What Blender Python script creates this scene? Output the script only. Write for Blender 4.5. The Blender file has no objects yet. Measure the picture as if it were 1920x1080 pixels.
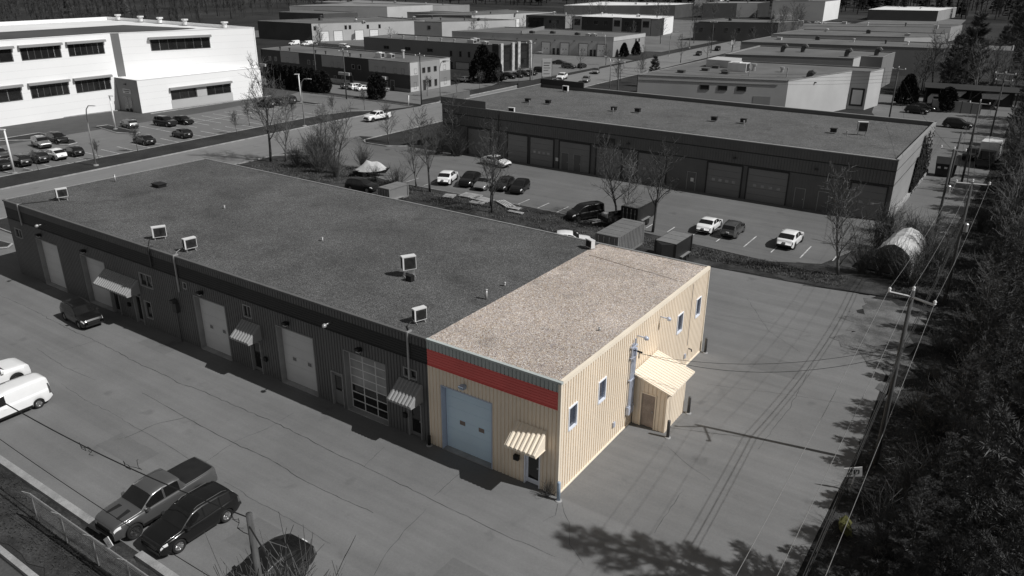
import bpy, math, random
from mathutils import Vector, Matrix

# ------------------------------------------------------------------ camera, sky, sun, exposure
scene = bpy.context.scene
COL = scene.collection
cam_data = bpy.data.cameras.new("camera")
cam = bpy.data.objects.new("camera", cam_data)
COL.objects.link(cam)
YAW, PITCH, ROLL = 0.5905, 0.3945, 0.0069
fw = Vector((-math.sin(YAW)*math.cos(PITCH), math.cos(YAW)*math.cos(PITCH), -math.sin(PITCH)))
rt = Vector((math.cos(YAW), math.sin(YAW), 0))
up = rt.cross(fw)
r2 = rt*math.cos(ROLL) + up*math.sin(ROLL)
u2 = up*math.cos(ROLL) - rt*math.sin(ROLL)
cm = Matrix((r2, u2, -fw)).transposed().to_4x4()
cm.translation = Vector((14.634, -25.717, 22.721))
cam.matrix_world = cm
cam_data.sensor_width = 36.0
cam_data.lens = 36.0*1454.2/1920.0
cam_data.clip_start = 0.5
cam_data.clip_end = 3000
scene.camera = cam
scene.render.resolution_x, scene.render.resolution_y = 1024, 576

SUN_EL, SUN_AZ = math.radians(47.0), math.atan2(0.19, 0.982)   # azimuth measured from +X towards +Y
world = bpy.data.worlds.new("World")
scene.world = world
world.use_nodes = True
wn = world.node_tree
wn.nodes.clear()
sky = wn.nodes.new("ShaderNodeTexSky")
sky.sky_type = 'NISHITA'
sky.sun_disc = False
sky.sun_elevation = SUN_EL
sky.sun_rotation = math.pi/2 - SUN_AZ
hs = wn.nodes.new("ShaderNodeHueSaturation")     # the picture is black and white: neutral daylight
hs.inputs['Saturation'].default_value = 0.0
bg = wn.nodes.new("ShaderNodeBackground")
bg.inputs['Strength'].default_value = 0.040
wo = wn.nodes.new("ShaderNodeOutputWorld")
wn.links.new(sky.outputs[0], hs.inputs['Color'])
wn.links.new(hs.outputs[0], bg.inputs['Color'])
wn.links.new(bg.outputs[0], wo.inputs['Surface'])

sun_data = bpy.data.lights.new("sun", 'SUN')
sun_data.energy = 3.7
sun_data.angle = math.radians(0.5)
sun_data.color = (1.0, 0.995, 0.985)
sun = bpy.data.objects.new("sun", sun_data)
COL.objects.link(sun)
sd = Vector((math.cos(SUN_EL)*math.cos(SUN_AZ), math.cos(SUN_EL)*math.sin(SUN_AZ), math.sin(SUN_EL)))
sun.rotation_euler = sd.to_track_quat('Z', 'Y').to_euler()
sun.location = sd*120
scene.view_settings.view_transform = 'Standard'
scene.view_settings.look = 'None'
scene.view_settings.exposure = 0.0
scene.view_settings.gamma = 1.0
scene.view_settings.use_curve_mapping = False

# ------------------------------------------------------------------ materials
MATS = {}
def _nt(name):
    m = bpy.data.materials.new(name); m.use_nodes = True
    n = m.node_tree; b = n.nodes["Principled BSDF"]
    MATS[name] = m
    return m, n, b
def _c(c):
    return (c, c, c, 1) if isinstance(c, (int, float)) else (c[0], c[1], c[2], 1)
def _coord(n, scale=(1, 1, 1)):
    tc = n.nodes.new("ShaderNodeTexCoord"); mp = n.nodes.new("ShaderNodeMapping")
    mp.inputs['Scale'].default_value = scale
    n.links.new(tc.outputs['Object'], mp.inputs['Vector'])
    return mp.outputs[0]
def _noise(n, vec, scale, detail=4, rough=.55):
    t = n.nodes.new("ShaderNodeTexNoise")
    t.inputs['Scale'].default_value = scale; t.inputs['Detail'].default_value = detail
    t.inputs['Roughness'].default_value = rough
    n.links.new(vec, t.inputs['Vector'])
    return t.outputs['Fac']
def _range(n, val, lo, hi, a=.3, b=.7):
    r = n.nodes.new("ShaderNodeMapRange"); r.inputs['From Min'].default_value = a; r.inputs['From Max'].default_value = b
    r.inputs['To Min'].default_value = lo; r.inputs['To Max'].default_value = hi
    n.links.new(val, r.inputs['Value'])
    return r.outputs[0]
def _mul(n, a, b):
    m = n.nodes.new("ShaderNodeMath"); m.operation = 'MULTIPLY'
    n.links.new(a, m.inputs[0])
    if isinstance(b, (int, float)): m.inputs[1].default_value = b
    else: n.links.new(b, m.inputs[1])
    return m.outputs[0]
def _tint(n, col, fac):
    v = n.nodes.new("ShaderNodeVectorMath"); v.operation = 'SCALE'
    if isinstance(col, tuple): v.inputs[0].default_value = col[:3]
    else: n.links.new(col, v.inputs[0])
    n.links.new(fac, v.inputs['Scale'])
    return v.outputs[0]
def _bump(n, b, h, strength, dist=.02):
    bp = n.nodes.new("ShaderNodeBump"); bp.inputs['Strength'].default_value = strength; bp.inputs['Distance'].default_value = dist
    n.links.new(h, bp.inputs['Height']); n.links.new(bp.outputs[0], b.inputs['Normal'])

def mat(name, col, rough=.7, metal=0., var=.15, scale=2.0, bump=0., coat=0., spec=.35, stretch=(1, 1, 1), fine=0.):
    m, n, b = _nt(name)
    b.inputs['Roughness'].default_value = rough; b.inputs['Metallic'].default_value = metal
    b.inputs['Coat Weight'].default_value = coat; b.inputs['Coat Roughness'].default_value = .06
    b.inputs['Specular IOR Level'].default_value = spec
    vec = _coord(n, stretch)
    f = _range(n, _noise(n, vec, scale), 1-var, 1+var)
    if fine:
        f = _mul(n, f, _range(n, _noise(n, vec, scale*14, 2), 1-fine, 1+fine))
    n.links.new(_tint(n, _c(col), f), b.inputs['Base Color'])
    if bump:
        _bump(n, b, _noise(n, vec, scale*8, 3), bump)
    return m

def mat_asphalt(name, base, patch=.2, streak=.10, speck=.16, dirx=True):
    m, n, b = _nt(name)
    b.inputs['Roughness'].default_value = .88; b.inputs['Specular IOR Level'].default_value = .2
    v = _coord(n)
    f = _range(n, _noise(n, v, .11, 5, .6), 1-patch, 1+patch)
    f = _mul(n, f, _range(n, _noise(n, _coord(n, (.035, .9, 1) if dirx else (.9, .035, 1)), 1.0, 5, .6), 1-streak, 1+streak))
    f = _mul(n, f, _range(n, _noise(n, v, 1.3, 5, .75), .965, 1.035))
    sp = _noise(n, v, 38, 2, .8)
    f = _mul(n, f, _range(n, sp, 1-speck, 1+speck))
    f = _mul(n, f, _range(n, _noise(n, v, .38, 7, .75), .95, 1.05))
    f = _mul(n, f, _range(n, _noise(n, v, 8.5, 3, .8), .93, 1.07))
    f = _mul(n, f, _range(n, _noise(n, _coord(n, (.02, 2.6, 1) if dirx else (2.6, .02, 1)), 1.0, 4, .6), .96, 1.05))
    # old oil stains and patched spots
    st = _noise(n, v, .55, 3, .5)
    f = _mul(n, f, _range(n, st, .78, 1.0, .26, .36))
    n.links.new(_tint(n, _c(base), f), b.inputs['Base Color'])
    _bump(n, b, sp, .25, .01)
    return m

def mat_gravel(name, cols, scale=15, lo=.75, hi=1.2):
    m, n, b = _nt(name)
    b.inputs['Roughness'].default_value = .92; b.inputs['Specular IOR Level'].default_value = .15
    v = _coord(n)
    vo = n.nodes.new("ShaderNodeTexVoronoi"); vo.inputs['Scale'].default_value = scale
    n.links.new(v, vo.inputs['Vector'])
    sep = n.nodes.new("ShaderNodeSeparateColor"); n.links.new(vo.outputs['Color'], sep.inputs[0])
    cr = n.nodes.new("ShaderNodeValToRGB"); cr.color_ramp.interpolation = 'LINEAR'
    while len(cr.color_ramp.elements) < len(cols): cr.color_ramp.elements.new(.5)
    for i, c in enumerate(cols):
        cr.color_ramp.elements[i].position = i/(len(cols)-1); cr.color_ramp.elements[i].color = _c(c)
    n.links.new(sep.outputs[0], cr.inputs[0])
    f = _range(n, _noise(n, v, .22, 5, .6), lo, hi)
    f = _mul(n, f, _range(n, _noise(n, v, 2.2, 4, .75), .88, 1.12))
    f = _mul(n, f, _range(n, _noise(n, v, .5, 3, .5), .80, 1.0, .30, .42))
    n.links.new(_tint(n, cr.outputs[0], f), b.inputs['Base Color'])
    _bump(n, b, vo.outputs['Distance'], .6, .03)
    return m

def mat_ground(name, a, bcol, scale=.35, fine=.35):
    m, n, b = _nt(name)
    b.inputs['Roughness'].default_value = .95; b.inputs['Specular IOR Level'].default_value = .1
    v = _coord(n)
    mx = n.nodes.new("ShaderNodeMix"); mx.data_type = 'RGBA'
    mx.inputs['A'].default_value = _c(a); mx.inputs['B'].default_value = _c(bcol)
    n.links.new(_range(n, _noise(n, v, scale, 6, .65), 0, 1, .38, .66), mx.inputs['Factor'])
    f = _range(n, _noise(n, v, 9, 4, .8), 1-fine, 1+fine)
    n.links.new(_tint(n, mx.outputs['Result'], f), b.inputs['Base Color'])
    _bump(n, b, _noise(n, v, 14, 3, .8), .7, .06)
    return m

mat_asphalt('asphalt', .172, .13, .11)
mat_asphalt('asphalt_mid', .145, .13, .09)
mat_asphalt('asphalt_road', .200, .07, .07, .08, False)
mat_asphalt('asphalt_lot', .165, .10, .06, .08, False)
mat_asphalt('asphalt_far', .150, .18, .06, .08)
mat_ground('dust', .09, .19, .6, .3); mat_asphalt('asphalt_old', .150, .1, .06)
mat('asphalt_new', .075, .9, var=.12, scale=.5, fine=.15)
mat_gravel('gravel_dark', [.035, .07, .095, .11, .135, .22], 27, .74, 1.2)
mat_gravel('gravel_mid', [.06, .09, .11, .125, .145, .22], 18, .8, 1.15)
mat_gravel('gravel_tan', [(.14, .115, .10), (.44, .34, .25), (.36, .33, .35), (.56, .46, .36), (.48, .44, .43), (.85, .80, .72)], 24, .82, 1.14)
mat_ground('turf', .032, .052, .25)
mat_ground('dry_grass', .028, .075, .5, .5)
mat_ground('forest_floor', .020, .060, .45, .55)
mat_ground('land', .022, .055, .02, .3)
mat('kerb_concrete', .30, .85, var=.25, scale=1.2, fine=.15)
mat('concrete', .33, .85, var=.2, scale=.8, fine=.1)
mat('line_paint', .5, .8, var=.45, scale=1.7, fine=.3)
mat('crack_fill', .04, .9, var=.3, scale=3)
mat('siding_dark', .135, .6, var=.10, scale=.7, stretch=(1, 1, .25), fine=.05)
mat('band_dark', .035, .6, var=.10, scale=.6)
mat('fascia_dark', .125, .55, var=.1, scale=.6)
mat('siding_beige', (.90, .785, .64), .5, var=.05, scale=.5, stretch=(1, 1, .3), fine=.03)
mat('trim_beige', (.90, .80, .66), .5, var=.05, scale=.7)
mat('fascia_grey', (.46, .50, .49), .55, var=.1, scale=.5)
mat('band_red', (.76, .155, .14), .5, var=.10, scale=.5)
mat('door_white_sky_tint', (.70, .87, 1.0), .3, var=.04, scale=.6)  # white door with bluish skylight put into its base colour
mat('door_grey', .66, .5, var=.06, scale=.6)
mat('door_frame_blue', (.50, .56, .68), .5, var=.08)
mat('frame_grey', .30, .5, var=.1)
mat('frame_white', (.85, .88, .95), .4, var=.05)
mat('steel_door', (.36, .30, .26), .55, var=.3, scale=1.1, fine=.15)
mat('window_glass', .018, .06, var=.3, scale=.6, spec=.6)
mat('window_glass_blue', (.05, .06, .085), .07, var=.4, scale=.5, spec=.6)
mat('pane_pale', .34, .25, var=.25, scale=1.2, spec=.5)
mat('pane_brown', (.25, .20, .17), .3, var=.1)
mat('galvanised', .42, .4, .5, var=.2, scale=4)
mat('conduit', (.52, .56, .66), .45, .2, var=.15, scale=3)
mat('bollard_paint', (.34, .42, .52), .5, var=.2, scale=3)
mat('bollard_steel', .10, .55, .3, var=.2, scale=3)
mat('black_metal', .02, .5, .2, var=.2)
mat('dark_metal', .06, .5, .2, var=.2)
mat('ac_case', .68, .45, var=.06, scale=2)
mat('ac_grille', .035, .6, var=.3, scale=8)
mat('wood_pole', .08, .85, var=.35, scale=2, stretch=(6, 6, .6), fine=.2)
mat('wood_plank', .42, .8, var=.3, scale=2)
mat('cable', .02, .7, var=.1)
mat('wire_bright', .30, .4, .5, var=.1)
mat('insulator', .85, .25, var=.05)
mat('lamp_white', .8, .35, var=.05)
mat('lamp_steel', .42, .4, .4, var=.1)
mat('white_panel', .90, .45, var=.025, scale=.15)
mat('white_membrane', .82, .6, var=.08, scale=.1)
mat('dark_membrane', .075, .8, var=.2, scale=.1)
mat('wall_grey', .30, .6, var=.08, scale=.2)
mat('wall_light', .48, .6, var=.08, scale=.2)
mat('wall_mid', .21, .6, var=.08, scale=.2)
mat('wall_dark', .075, .65, var=.15, scale=.2)
mat('wall_black', .035, .6, var=.15, scale=.2)
mat('wall_stone', .45, .8, var=.3, scale=1.5, fine=.2)
mat('wall_white', .85, .5, var=.04, scale=.2)
mat('roof_far', .13, .9, var=.2, scale=.15, fine=.06)
mat('roof_far_light', .22, .9, var=.2, scale=.15, fine=.06)
mat('roof_white', .75, .7, var=.12, scale=.2)
mat('bark', .085, .9, var=.35, scale=5, bump=.4)
mat('bark_pale', .16, .9, var=.35, scale=4, bump=.3)
mat('twig', .085, .9, var=.25, scale=.8)
mat('twig_pale', .14, .9, var=.25, scale=.8)
mat('needles', .085, .7, var=.65, scale=.6, spec=.15)
mat('cedar', .024, .85, var=.5, scale=1.5, spec=.1)
mat('tyre', .016, .85, var=.2)
mat('rim_silver', .42, .3, .8, var=.1)
mat('rim_dark', .10, .35, .6, var=.1)
mat('car_glass', .012, .04, var=.2, spec=.7)
mat('headlamp', .75, .12, var=.1, spec=.7)
mat('tail_lamp', .09, .15, var=.1, spec=.6)
mat('plastic_black', .018, .5, var=.2)
mat('plate', .7, .5, var=.05)
mat('chrome', .5, .2, .9, var=.05)
mat('tarp_white', .5, .55, var=.12, scale=1.2, bump=.3)  # white toned down to stand for tree shade over the garage tent
mat('tarp_grey', .20, .6, var=.1, scale=.6)
mat('container_grey', .17, .6, var=.15, scale=.8, fine=.08)
mat('trailer_black', .022, .4, var=.15)
mat('trailer_grey', .20, .45, var=.08)
mat('yellow_fabric', (.07, .07, .02), .8, var=.3, scale=3)
PAINTS = {'black': .008, 'charcoal': .03, 'grey': .085, 'silver': .26, 'white': .86, 'pewter': .11}
for k, v in PAINTS.items():
    mat('paint_'+k, v, .32, .35 if k in ('grey', 'silver', 'pewter', 'charcoal') else 0., var=.03, coat=.45 if k in ('black','charcoal') else .9, spec=.35 if k == 'black' else .5)

# ------------------------------------------------------------------ mesh builder and scene helpers
class MB:
    def __init__(s): s.v = []; s.f = []
    def add(s, vs, fs):
        o = len(s.v); s.v.extend([tuple(a) for a in vs]); s.f.extend([tuple(o+i for i in f) for f in fs])
    def quad(s, a, b, c, d): s.add((a, b, c, d), ((0, 1, 2, 3),))
    def box(s, x0, x1, y0, y1, z0, z1):
        s.add([(x0,y0,z0),(x1,y0,z0),(x1,y1,z0),(x0,y1,z0),(x0,y0,z1),(x1,y0,z1),(x1,y1,z1),(x0,y1,z1)],
              [(0,3,2,1),(4,5,6,7),(0,1,5,4),(1,2,6,5),(2,3,7,6),(3,0,4,7)])
    def hexa(s, p):   # 8 corners: bottom 4 ccw, top 4 ccw
        s.add(p, [(0,3,2,1),(4,5,6,7),(0,1,5,4),(1,2,6,5),(2,3,7,6),(3,0,4,7)])
    def prism(s, poly, z0, z1):
        n = len(poly); z1l = z1 if isinstance(z1, (list, tuple)) else [z1]*n
        s.add([(x,y,z0) for x,y in poly]+[(p[0],p[1],z) for p,z in zip(poly, z1l)],
              [tuple(range(n-1,-1,-1)), tuple(range(n,2*n))]+[(i,(i+1)%n,n+(i+1)%n,n+i) for i in range(n)])
    def sheet(s, poly, z): s.add([(x,y,z) for x,y in poly], [tuple(range(len(poly)))])
    def tube(s, pts, rs, n=6, cap=True):
        pts = [Vector(p) for p in pts]
        if isinstance(rs, (int, float)): rs = [rs]*len(pts)
        o = len(s.v)
        ref = None
        for i, p in enumerate(pts):
            a = pts[max(i-1, 0)]; b = pts[min(i+1, len(pts)-1)]
            d = (b-a)
            if d.length < 1e-9: d = Vector((0,0,1))
            d.normalize()
            if ref is None:
                ref = Vector((1,0,0)) if abs(d.x) < .8 else Vector((0,1,0))
            e = (ref - d*ref.dot(d))
            if e.length < 1e-6: e = d.orthogonal()
            e.normalize(); ref = e
            g = d.cross(e)
            for k in range(n):
                t = 2*math.pi*k/n
                s.v.append(tuple(p + (e*math.cos(t)+g*math.sin(t))*rs[i]))
        for i in range(len(pts)-1):
            for k in range(n):
                a = o+i*n+k; b = o+i*n+(k+1)%n
                s.f.append((a, b, b+n, a+n))
        if cap:
            s.f.append(tuple(o+k for k in range(n-1,-1,-1))); e0 = o+(len(pts)-1)*n
            s.f.append(tuple(e0+k for k in range(n)))
    def lathe(s, prof, n=12, axis='z', c=(0,0,0)):   # prof: (r, h)
        o = len(s.v)
        for r, h in prof:
            for k in range(n):
                t = 2*math.pi*k/n; a, b = r*math.cos(t), r*math.sin(t)
                q = (a, b, h) if axis == 'z' else ((h, a, b) if axis == 'x' else (b, h, a))
                s.v.append((q[0]+c[0], q[1]+c[1], q[2]+c[2]))
        for i in range(len(prof)-1):
            for k in range(n):
                a = o+i*n+k; b = o+i*n+(k+1)%n
                s.f.append((a, b, b+n, a+n))
        s.f.append(tuple(o+k for k in range(n-1,-1,-1))); e = o+(len(prof)-1)*n
        s.f.append(tuple(e+k for k in range(n)))
    def mesh(s, name, m, smooth=False):
        me = bpy.data.meshes.new(name); me.from_pydata(s.v, [], s.f)
        me.materials.append(MATS[m])
        if smooth: me.polygons.foreach_set('use_smooth', [True]*len(me.polygons))
        me.update()
        return me
    def build(s, name, m, parent=None, smooth=False): return place(s.mesh(name, m, smooth), name, parent)

def place(me, name, parent=None, loc=(0,0,0), rz=0.):
    o = bpy.data.objects.new(name, me); COL.objects.link(o)
    o.location = loc
    if rz: o.rotation_euler = (0,0,rz)
    if parent is not None: o.parent = parent
    return o
def tag(o, label, cat, group=None):
    o['label'] = label; o['category'] = cat
    if group: o['group'] = group
    return o
def thing(name, label, cat, loc=(0,0,0), rz=0., group=None, scale=1.):
    o = bpy.data.objects.new(name, None); COL.objects.link(o)
    o.empty_display_size = .3; o.location = loc; o.rotation_euler = (0,0,rz); o.scale = (scale,)*3
    return tag(o, label, cat, group)
def structure(o): o['kind'] = 'structure'; return o
def stuff(o): o['kind'] = 'stuff'; return o
def lerp(a, b, t): return a+(b-a)*t
def interp(tab, x):
    if x <= tab[0][0]: return tab[0][1]
    for (x0, z0), (x1, z1) in zip(tab, tab[1:]):
        if x <= x1: return lerp(z0, z1, (x-x0)/(x1-x0) if x1 > x0 else 1)
    return tab[-1][1]

def cut_ranges(a, b, blocks):
    out = [(a, b)]
    for c, d in blocks:
        nx = []
        for p, q in out:
            if d <= p or c >= q: nx.append((p, q)); continue
            if c > p: nx.append((p, c))
            if d < q: nx.append((d, q))
        out = nx
    return out
def ribbed(mb, F, u0, u1, z0, z1, openings=(), pitch=.212, depth=.04, w=.045, horiz=False, ztop=None, groove=True):
    """ribbed metal sheet with real openings; F(u, z, d) -> point. horiz: ribs run along u."""
    if horiz:
        G = lambda a, b, d: F(b, a, d)
        a0, a1, b0, b1 = z0, z1, u0, u1
        ops = [(o[2], o[3], o[0], o[1]) for o in openings]
    else:
        G = F; a0, a1, b0, b1 = u0, u1, z0, z1
        ops = list(openings)
    if groove: hi_, lo_ = 0., -depth
    else: hi_, lo_ = 0., depth
    pr = [(a0, 0.)]
    n = max(1, int((a1-a0)/pitch)); st = (a1-a0)/n
    for i in range(n):
        c = a0+(i+.5)*st
        pr += [(c-w/2-.008, 0.), (c-w/2, lo_), (c+w/2, lo_), (c+w/2+.008, 0.)]
    pr.append((a1, 0.))
    extra = sorted({e for o in ops for e in (o[0], o[1]) if a0 < e < a1})
    for e in extra:
        pr.append((e, interp(pr, e)))
    pr.sort()
    for (p, dp), (q, dq) in zip(pr, pr[1:]):
        if q-p < 1e-6: continue
        mid = (p+q)/2
        for lo, hi in cut_ranges(b0, b1, [(o[2], o[3]) for o in ops if o[0] <= mid <= o[1]]):
            hp = hq = hi
            if ztop and hi == b1: hp, hq = ztop(p), ztop(q)
            mb.quad(G(p, lo, dp), G(q, lo, dq), G(q, hq, dq), G(p, hp, dp))
def fbox(mb, F, u0, u1, z0, z1, d0, d1):
    mb.hexa([F(u0,z0,d0), F(u1,z0,d0), F(u1,z0,d1), F(u0,z0,d1), F(u0,z1,d0), F(u1,z1,d0), F(u1,z1,d1), F(u0,z1,d1)])
# ------------------------------------------------------------------ ground, roads, verges, kerbs, markings
def sheet(name, poly, z, m):
    b = MB(); b.sheet(poly, z); return structure(b.build(name, m))
sheet('ground', [(-1000,-200),(900,-200),(900,1400),(-1000,1400)], -.02, 'land')
front_lot = sheet('front_lot', [(-65.4,-13.1),(-10,-13.1),(-2,-13.1),(10.6,-40),(10.6,0.9),(10.7,8.7),(10.8,10.9),(10.4,21.4),(9.2,23.6),(7.6,24.7),(7.1,28.4),(7.5,33.9),(3.7,33.2),(-5,32.6),(-10,31.5),(-14,27),(-48,25),(-49.2,4.3),(-65.4,4.3)], 0, 'asphalt')
mid_lot = sheet('parking_lot', [(-65.4,40.6),(-60.5,42),(-50,38.7),(-44.5,37.9),(-35,37.9),(-27.4,38.4),(-21,38.3),(-8.8,37.3),(-1.4,36.7),(2.4,38.6),(3.9,43.6),(8.6,46),(10.3,54),(11.2,80),(11,142),(-12,142),(-9,119),(4.5,79),(4.9,54.4),(-50,54.2),(-54.5,53.4),(-57.3,51.0),(-60.5,50.9),(-62.8,52.4),(-65.4,54)], 0, 'asphalt_mid')
road = sheet('road', [(-76.3,-80),(-65.4,-80),(-65.4,40.6),(-65.4,54),(-62.8,55),(-62.8,70),(-63.2,360),(-75,360),(-74.6,80),(-76.2,66)], .004, 'asphalt_road')
white_lot = sheet('parking_lot', [(-99.5,-60),(-82,-60),(-82,40),(-82,62),(-80.8,68),(-77.4,72),(-75.5,77.6),(-104,77.6),(-106,70),(-99.5,55)], 0, 'asphalt_lot')
sheet('driveway', [(-113.5,-60),(-99.5,-60),(-99.5,55),(-101,70),(-104,77.6),(-116,78),(-113.5,46)], .002, 'asphalt_new')
sheet('parking_lot', [(-130,80.2),(-75.6,80.2),(-79,86),(-79,106),(-84,121),(-86.4,121),(-86.4,89),(-130,89)], 0, 'asphalt_lot')
sheet('parking_lot', [(-90.5,113),(-80,113),(-77,118),(-76.2,166),(-85,168),(-124,158),(-90,136)], 0, 'asphalt_lot')
sheet('parking_lot', [(-230,150),(-130,150),(-124,182),(-79,190),(-78,330),(-230,330)], -.004, 'asphalt_far')
sheet('parking_lot', [(-61,150),(-45,150),(-45,200),(-14,204),(-24,420),(-61,420)], -.004, 'asphalt_far')

def ragged(poly, amp, step=.8, seed=1):
    r = random.Random(seed); out = []
    for (x0, y0), (x1, y1) in zip(poly, poly[1:]+poly[:1]):
        L = math.hypot(x1-x0, y1-y0); n = max(1, int(L/step)) if L < 140 else 1
        for i in range(n):
            t = i/n; out.append((lerp(x0,x1,t)+(r.gauss(0,amp) if i else 0), lerp(y0,y1,t)+(r.gauss(0,amp) if i else 0)))
    return out
def verge(poly, m='turf', z=.05):
    b = MB()
    if m in ('dry_grass', 'forest_floor'): b.sheet(ragged(poly, .13 if m == 'dry_grass' else .22), .008 if m == 'dry_grass' else .012)
    else: b.prism(poly, -.09, z)
    return structure(b.build('grass_verge', m))
verge([(-81.9,-60),(-76.5,-60),(-76.5,60),(-76.5,66),(-78.2,70),(-80.6,67.5),(-81.9,62)])
verge([(-65.2,4.4),(-49.6,4.4),(-49.6,24),(-64.2,33.5),(-65.2,33)])
verge([(-65.2,33),(-64.2,33.5),(-49.6,24.2),(-14,27.2),(-10,31.6),(-5,32.8),(3.7,33.4),(7.4,34.1),(15,35),(15,52),(9.8,52),(8.6,45.8),(4.1,43.4),(2.5,38.4),(-1.4,36.5),(-8.8,37.1),(-21,38.1),(-27.4,38.2),(-35,37.7),(-44.5,37.7),(-50,38.5),(-60.4,41.8),(-63.6,40.8),(-65.2,38.5)], 'dry_grass', .04)
verge([(-62.6,52.5),(-60.4,51.1),(-57.4,51.2),(-54.6,53.6),(-50.5,54.6),(-50.5,79),(-48,112),(-56,140),(-62.6,140),(-62.6,72)])
verge([(-74.6,78.8),(-78.8,84),(-78.8,105),(-78,112),(-75,117.5),(-74.8,110)])
verge([(-104,77.8),(-75.8,77.8),(-76,80),(-104,80)], 'turf')
verge([(-77,119),(-75.2,119),(-75.2,166),(-76.1,166)])
verge([(-50,80),(-45,81),(-42,92),(-40,124),(-13,132),(-14,150),(-62,150),(-61,142),(-48,113)], 'turf', -.008)
verge([(11,-60),(60,-60),(60,160),(11.3,160),(11.3,80),(10.5,54),(15,52),(15,35),(7.6,34),(7.3,28.5),(7.7,24.9),(9.4,23.8),(10.6,21.5),(11,10.9),(10.9,8.7)], 'forest_floor', .03)
verge([(-40,-15.9),(-10,-15.9),(0,-15.9),(0,-13.4),(-60,-13.4),(-60,-15.9)], 'dry_grass', .05)
sheet('dust_patch', ragged([(7.0,24.4),(8.4,23.6),(10.2,21.6),(10.9,18),(11.6,20),(11.2,25),(10.6,29),(11.4,33),(8.6,33.6),(7.2,33.2),(6.6,29)], .35, .6, 5), .016, 'dust')
patches = [((-21.5,-9.8),(-18.2,-8.4)),((-30.5,-1.9),(-27.6,-.9)),((3.2,17.5),(6.1,19.6)),((-1.5,-7.6),(1.6,-5.9)),((-10.2,-10.6),(-8.6,-8.8))]
for (x0, y0), (x1, y1) in patches:
    b = MB(); b.sheet(ragged([(x0,y0),(x1,y0),(x1,y1),(x0,y1)], .03, .5, 7), .003); b.build('asphalt_patch', 'asphalt_old', front_lot)
structure(sheet('pavement', [(-60,-22),(0,-22),(0,-16.5),(-60,-16.5)], .01, 'asphalt_new'))
# raised islands in the white building's lot
def island(poly, m='turf'):
    v = structure(verge(poly, m, .11)); v.name = 'kerb_island'
    b = MB()
    n = len(poly)
    for i in range(n):
        (x0, y0), (x1, y1) = poly[i], poly[(i+1) % n]
        b.tube([(x0,y0,.07),(x1,y1,.07)], .1, 4)
    b.build('kerb', 'kerb_concrete', v)
island([(-101.6,36),(-101.3,37.6),(-92.4,37.2),(-92,36.2),(-95,35.2)])
island([(-103.5,22),(-103.6,28.7),(-94.8,28.9),(-92.7,28.2),(-92.4,26.9),(-93.5,26.4),(-99,26)])
island([(-97,68.4),(-97,69.9),(-90,69.8),(-89.2,69.2),(-90,68.4)])
island([(-59,1.2),(-58.6,2.7),(-56.9,2.9),(-56.2,2.2),(-57,1.3)])
def kerb(pts, w=.16, h=.13, m='kerb_concrete'):
    b = MB()
    for (x0, y0), (x1, y1) in zip(pts, pts[1:]):
        d = Vector((x1-x0, y1-y0, 0)); L = d.length; d.normalize(); n = Vector((-d.y, d.x, 0))*w/2
        k = max(1, round(L/6))
        for i in range(k):
            a = Vector((x0,y0,0))+d*(L*i/k+.012); c = Vector((x0,y0,0))+d*(L*(i+1)/k-.012)
            b.hexa([tuple(q) for q in (a-n-Vector((0,0,.1)), c-n-Vector((0,0,.1)), c+n-Vector((0,0,.1)), a+n-Vector((0,0,.1)),
                    a-n*.8+Vector((0,0,h)), c-n*.8+Vector((0,0,h)), c+n*.8+Vector((0,0,h)), a+n*.8+Vector((0,0,h)))])
    return structure(b.build('kerb', m))
kerb([(-76.4,-60),(-76.4,60),(-76.2,66),(-77.6,71.2)])
kerb([(-82,-60),(-82,62),(-80.7,67.6),(-78.4,70.4)], .12, .1)
kerb([(-65.3,-60),(-65.3,-13)]); kerb([(-65.3,4.35),(-65.3,33),(-65.3,38.5),(-63.7,40.9)]); kerb([(-65.3,4.35),(-49.7,4.35)])
kerb([(-62.7,72),(-62.7,52.5),(-62.2,51.7),(-61.3,51.1),(-60.4,50.95),(-57.4,51.1),(-56,52),(-54.5,53.5),(-50.6,54.5)], .2, .15)
kerb([(-62.7,72),(-62.7,150)], .2); kerb([(-74.7,78.8),(-74.8,118)], .2); kerb([(-104,77.75),(-75.6,77.75)], .14)
kerb([(-50,38.6),(-44.5,37.8),(-27.4,38.3)], .1, .06)
kerb([(-60,-13.2),(-14.9,-13.2)], .42, .16); kerb([(-12.3,-13.2),(-2,-13.2)], .42, .16)
kerb([(-60,-16.3),(-2,-16.3)], .3, .16)
kerb([(-114,28),(-112.2,46)], .2); kerb([(-105,47),(-104.3,71)], .2)

def line(x0, y0, x1, y1, parent, w=.1):
    d = Vector((x1-x0, y1-y0, 0)); d.normalize(); n = Vector((-d.y, d.x, 0))*w/2
    b = MB(); b.sheet([(x0-n.x,y0-n.y),(x1-n.x,y1-n.y),(x1+n.x,y1+n.y),(x0+n.x,y0+n.y)], .006)
    b.build('parking_line', 'line_paint', parent)
for x in (-45.6,-43,-40.4,-27.8,-25.4,-23.1,-20.8,-18.5,-13.6,-11.5,-9.2,-6.8,-4.3,-1.9,.55,3.0):
    line(x, 39.0 if x > -20 else 38.6, x, 42.6 if x > -6 else 40.8, mid_lot)
for i in range(26):
    y = 13+i*2.15
    line(-86.6, y, -82.3, y, white_lot)
for i in range(12):
    y = 40.2+i*2.15
    line(-97.2, y, -93.2, y, white_lot); line(-93.2, y, -89.4, y, white_lot)
line(-93.2, 40.2, -93.2, 63.9, white_lot)
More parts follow.
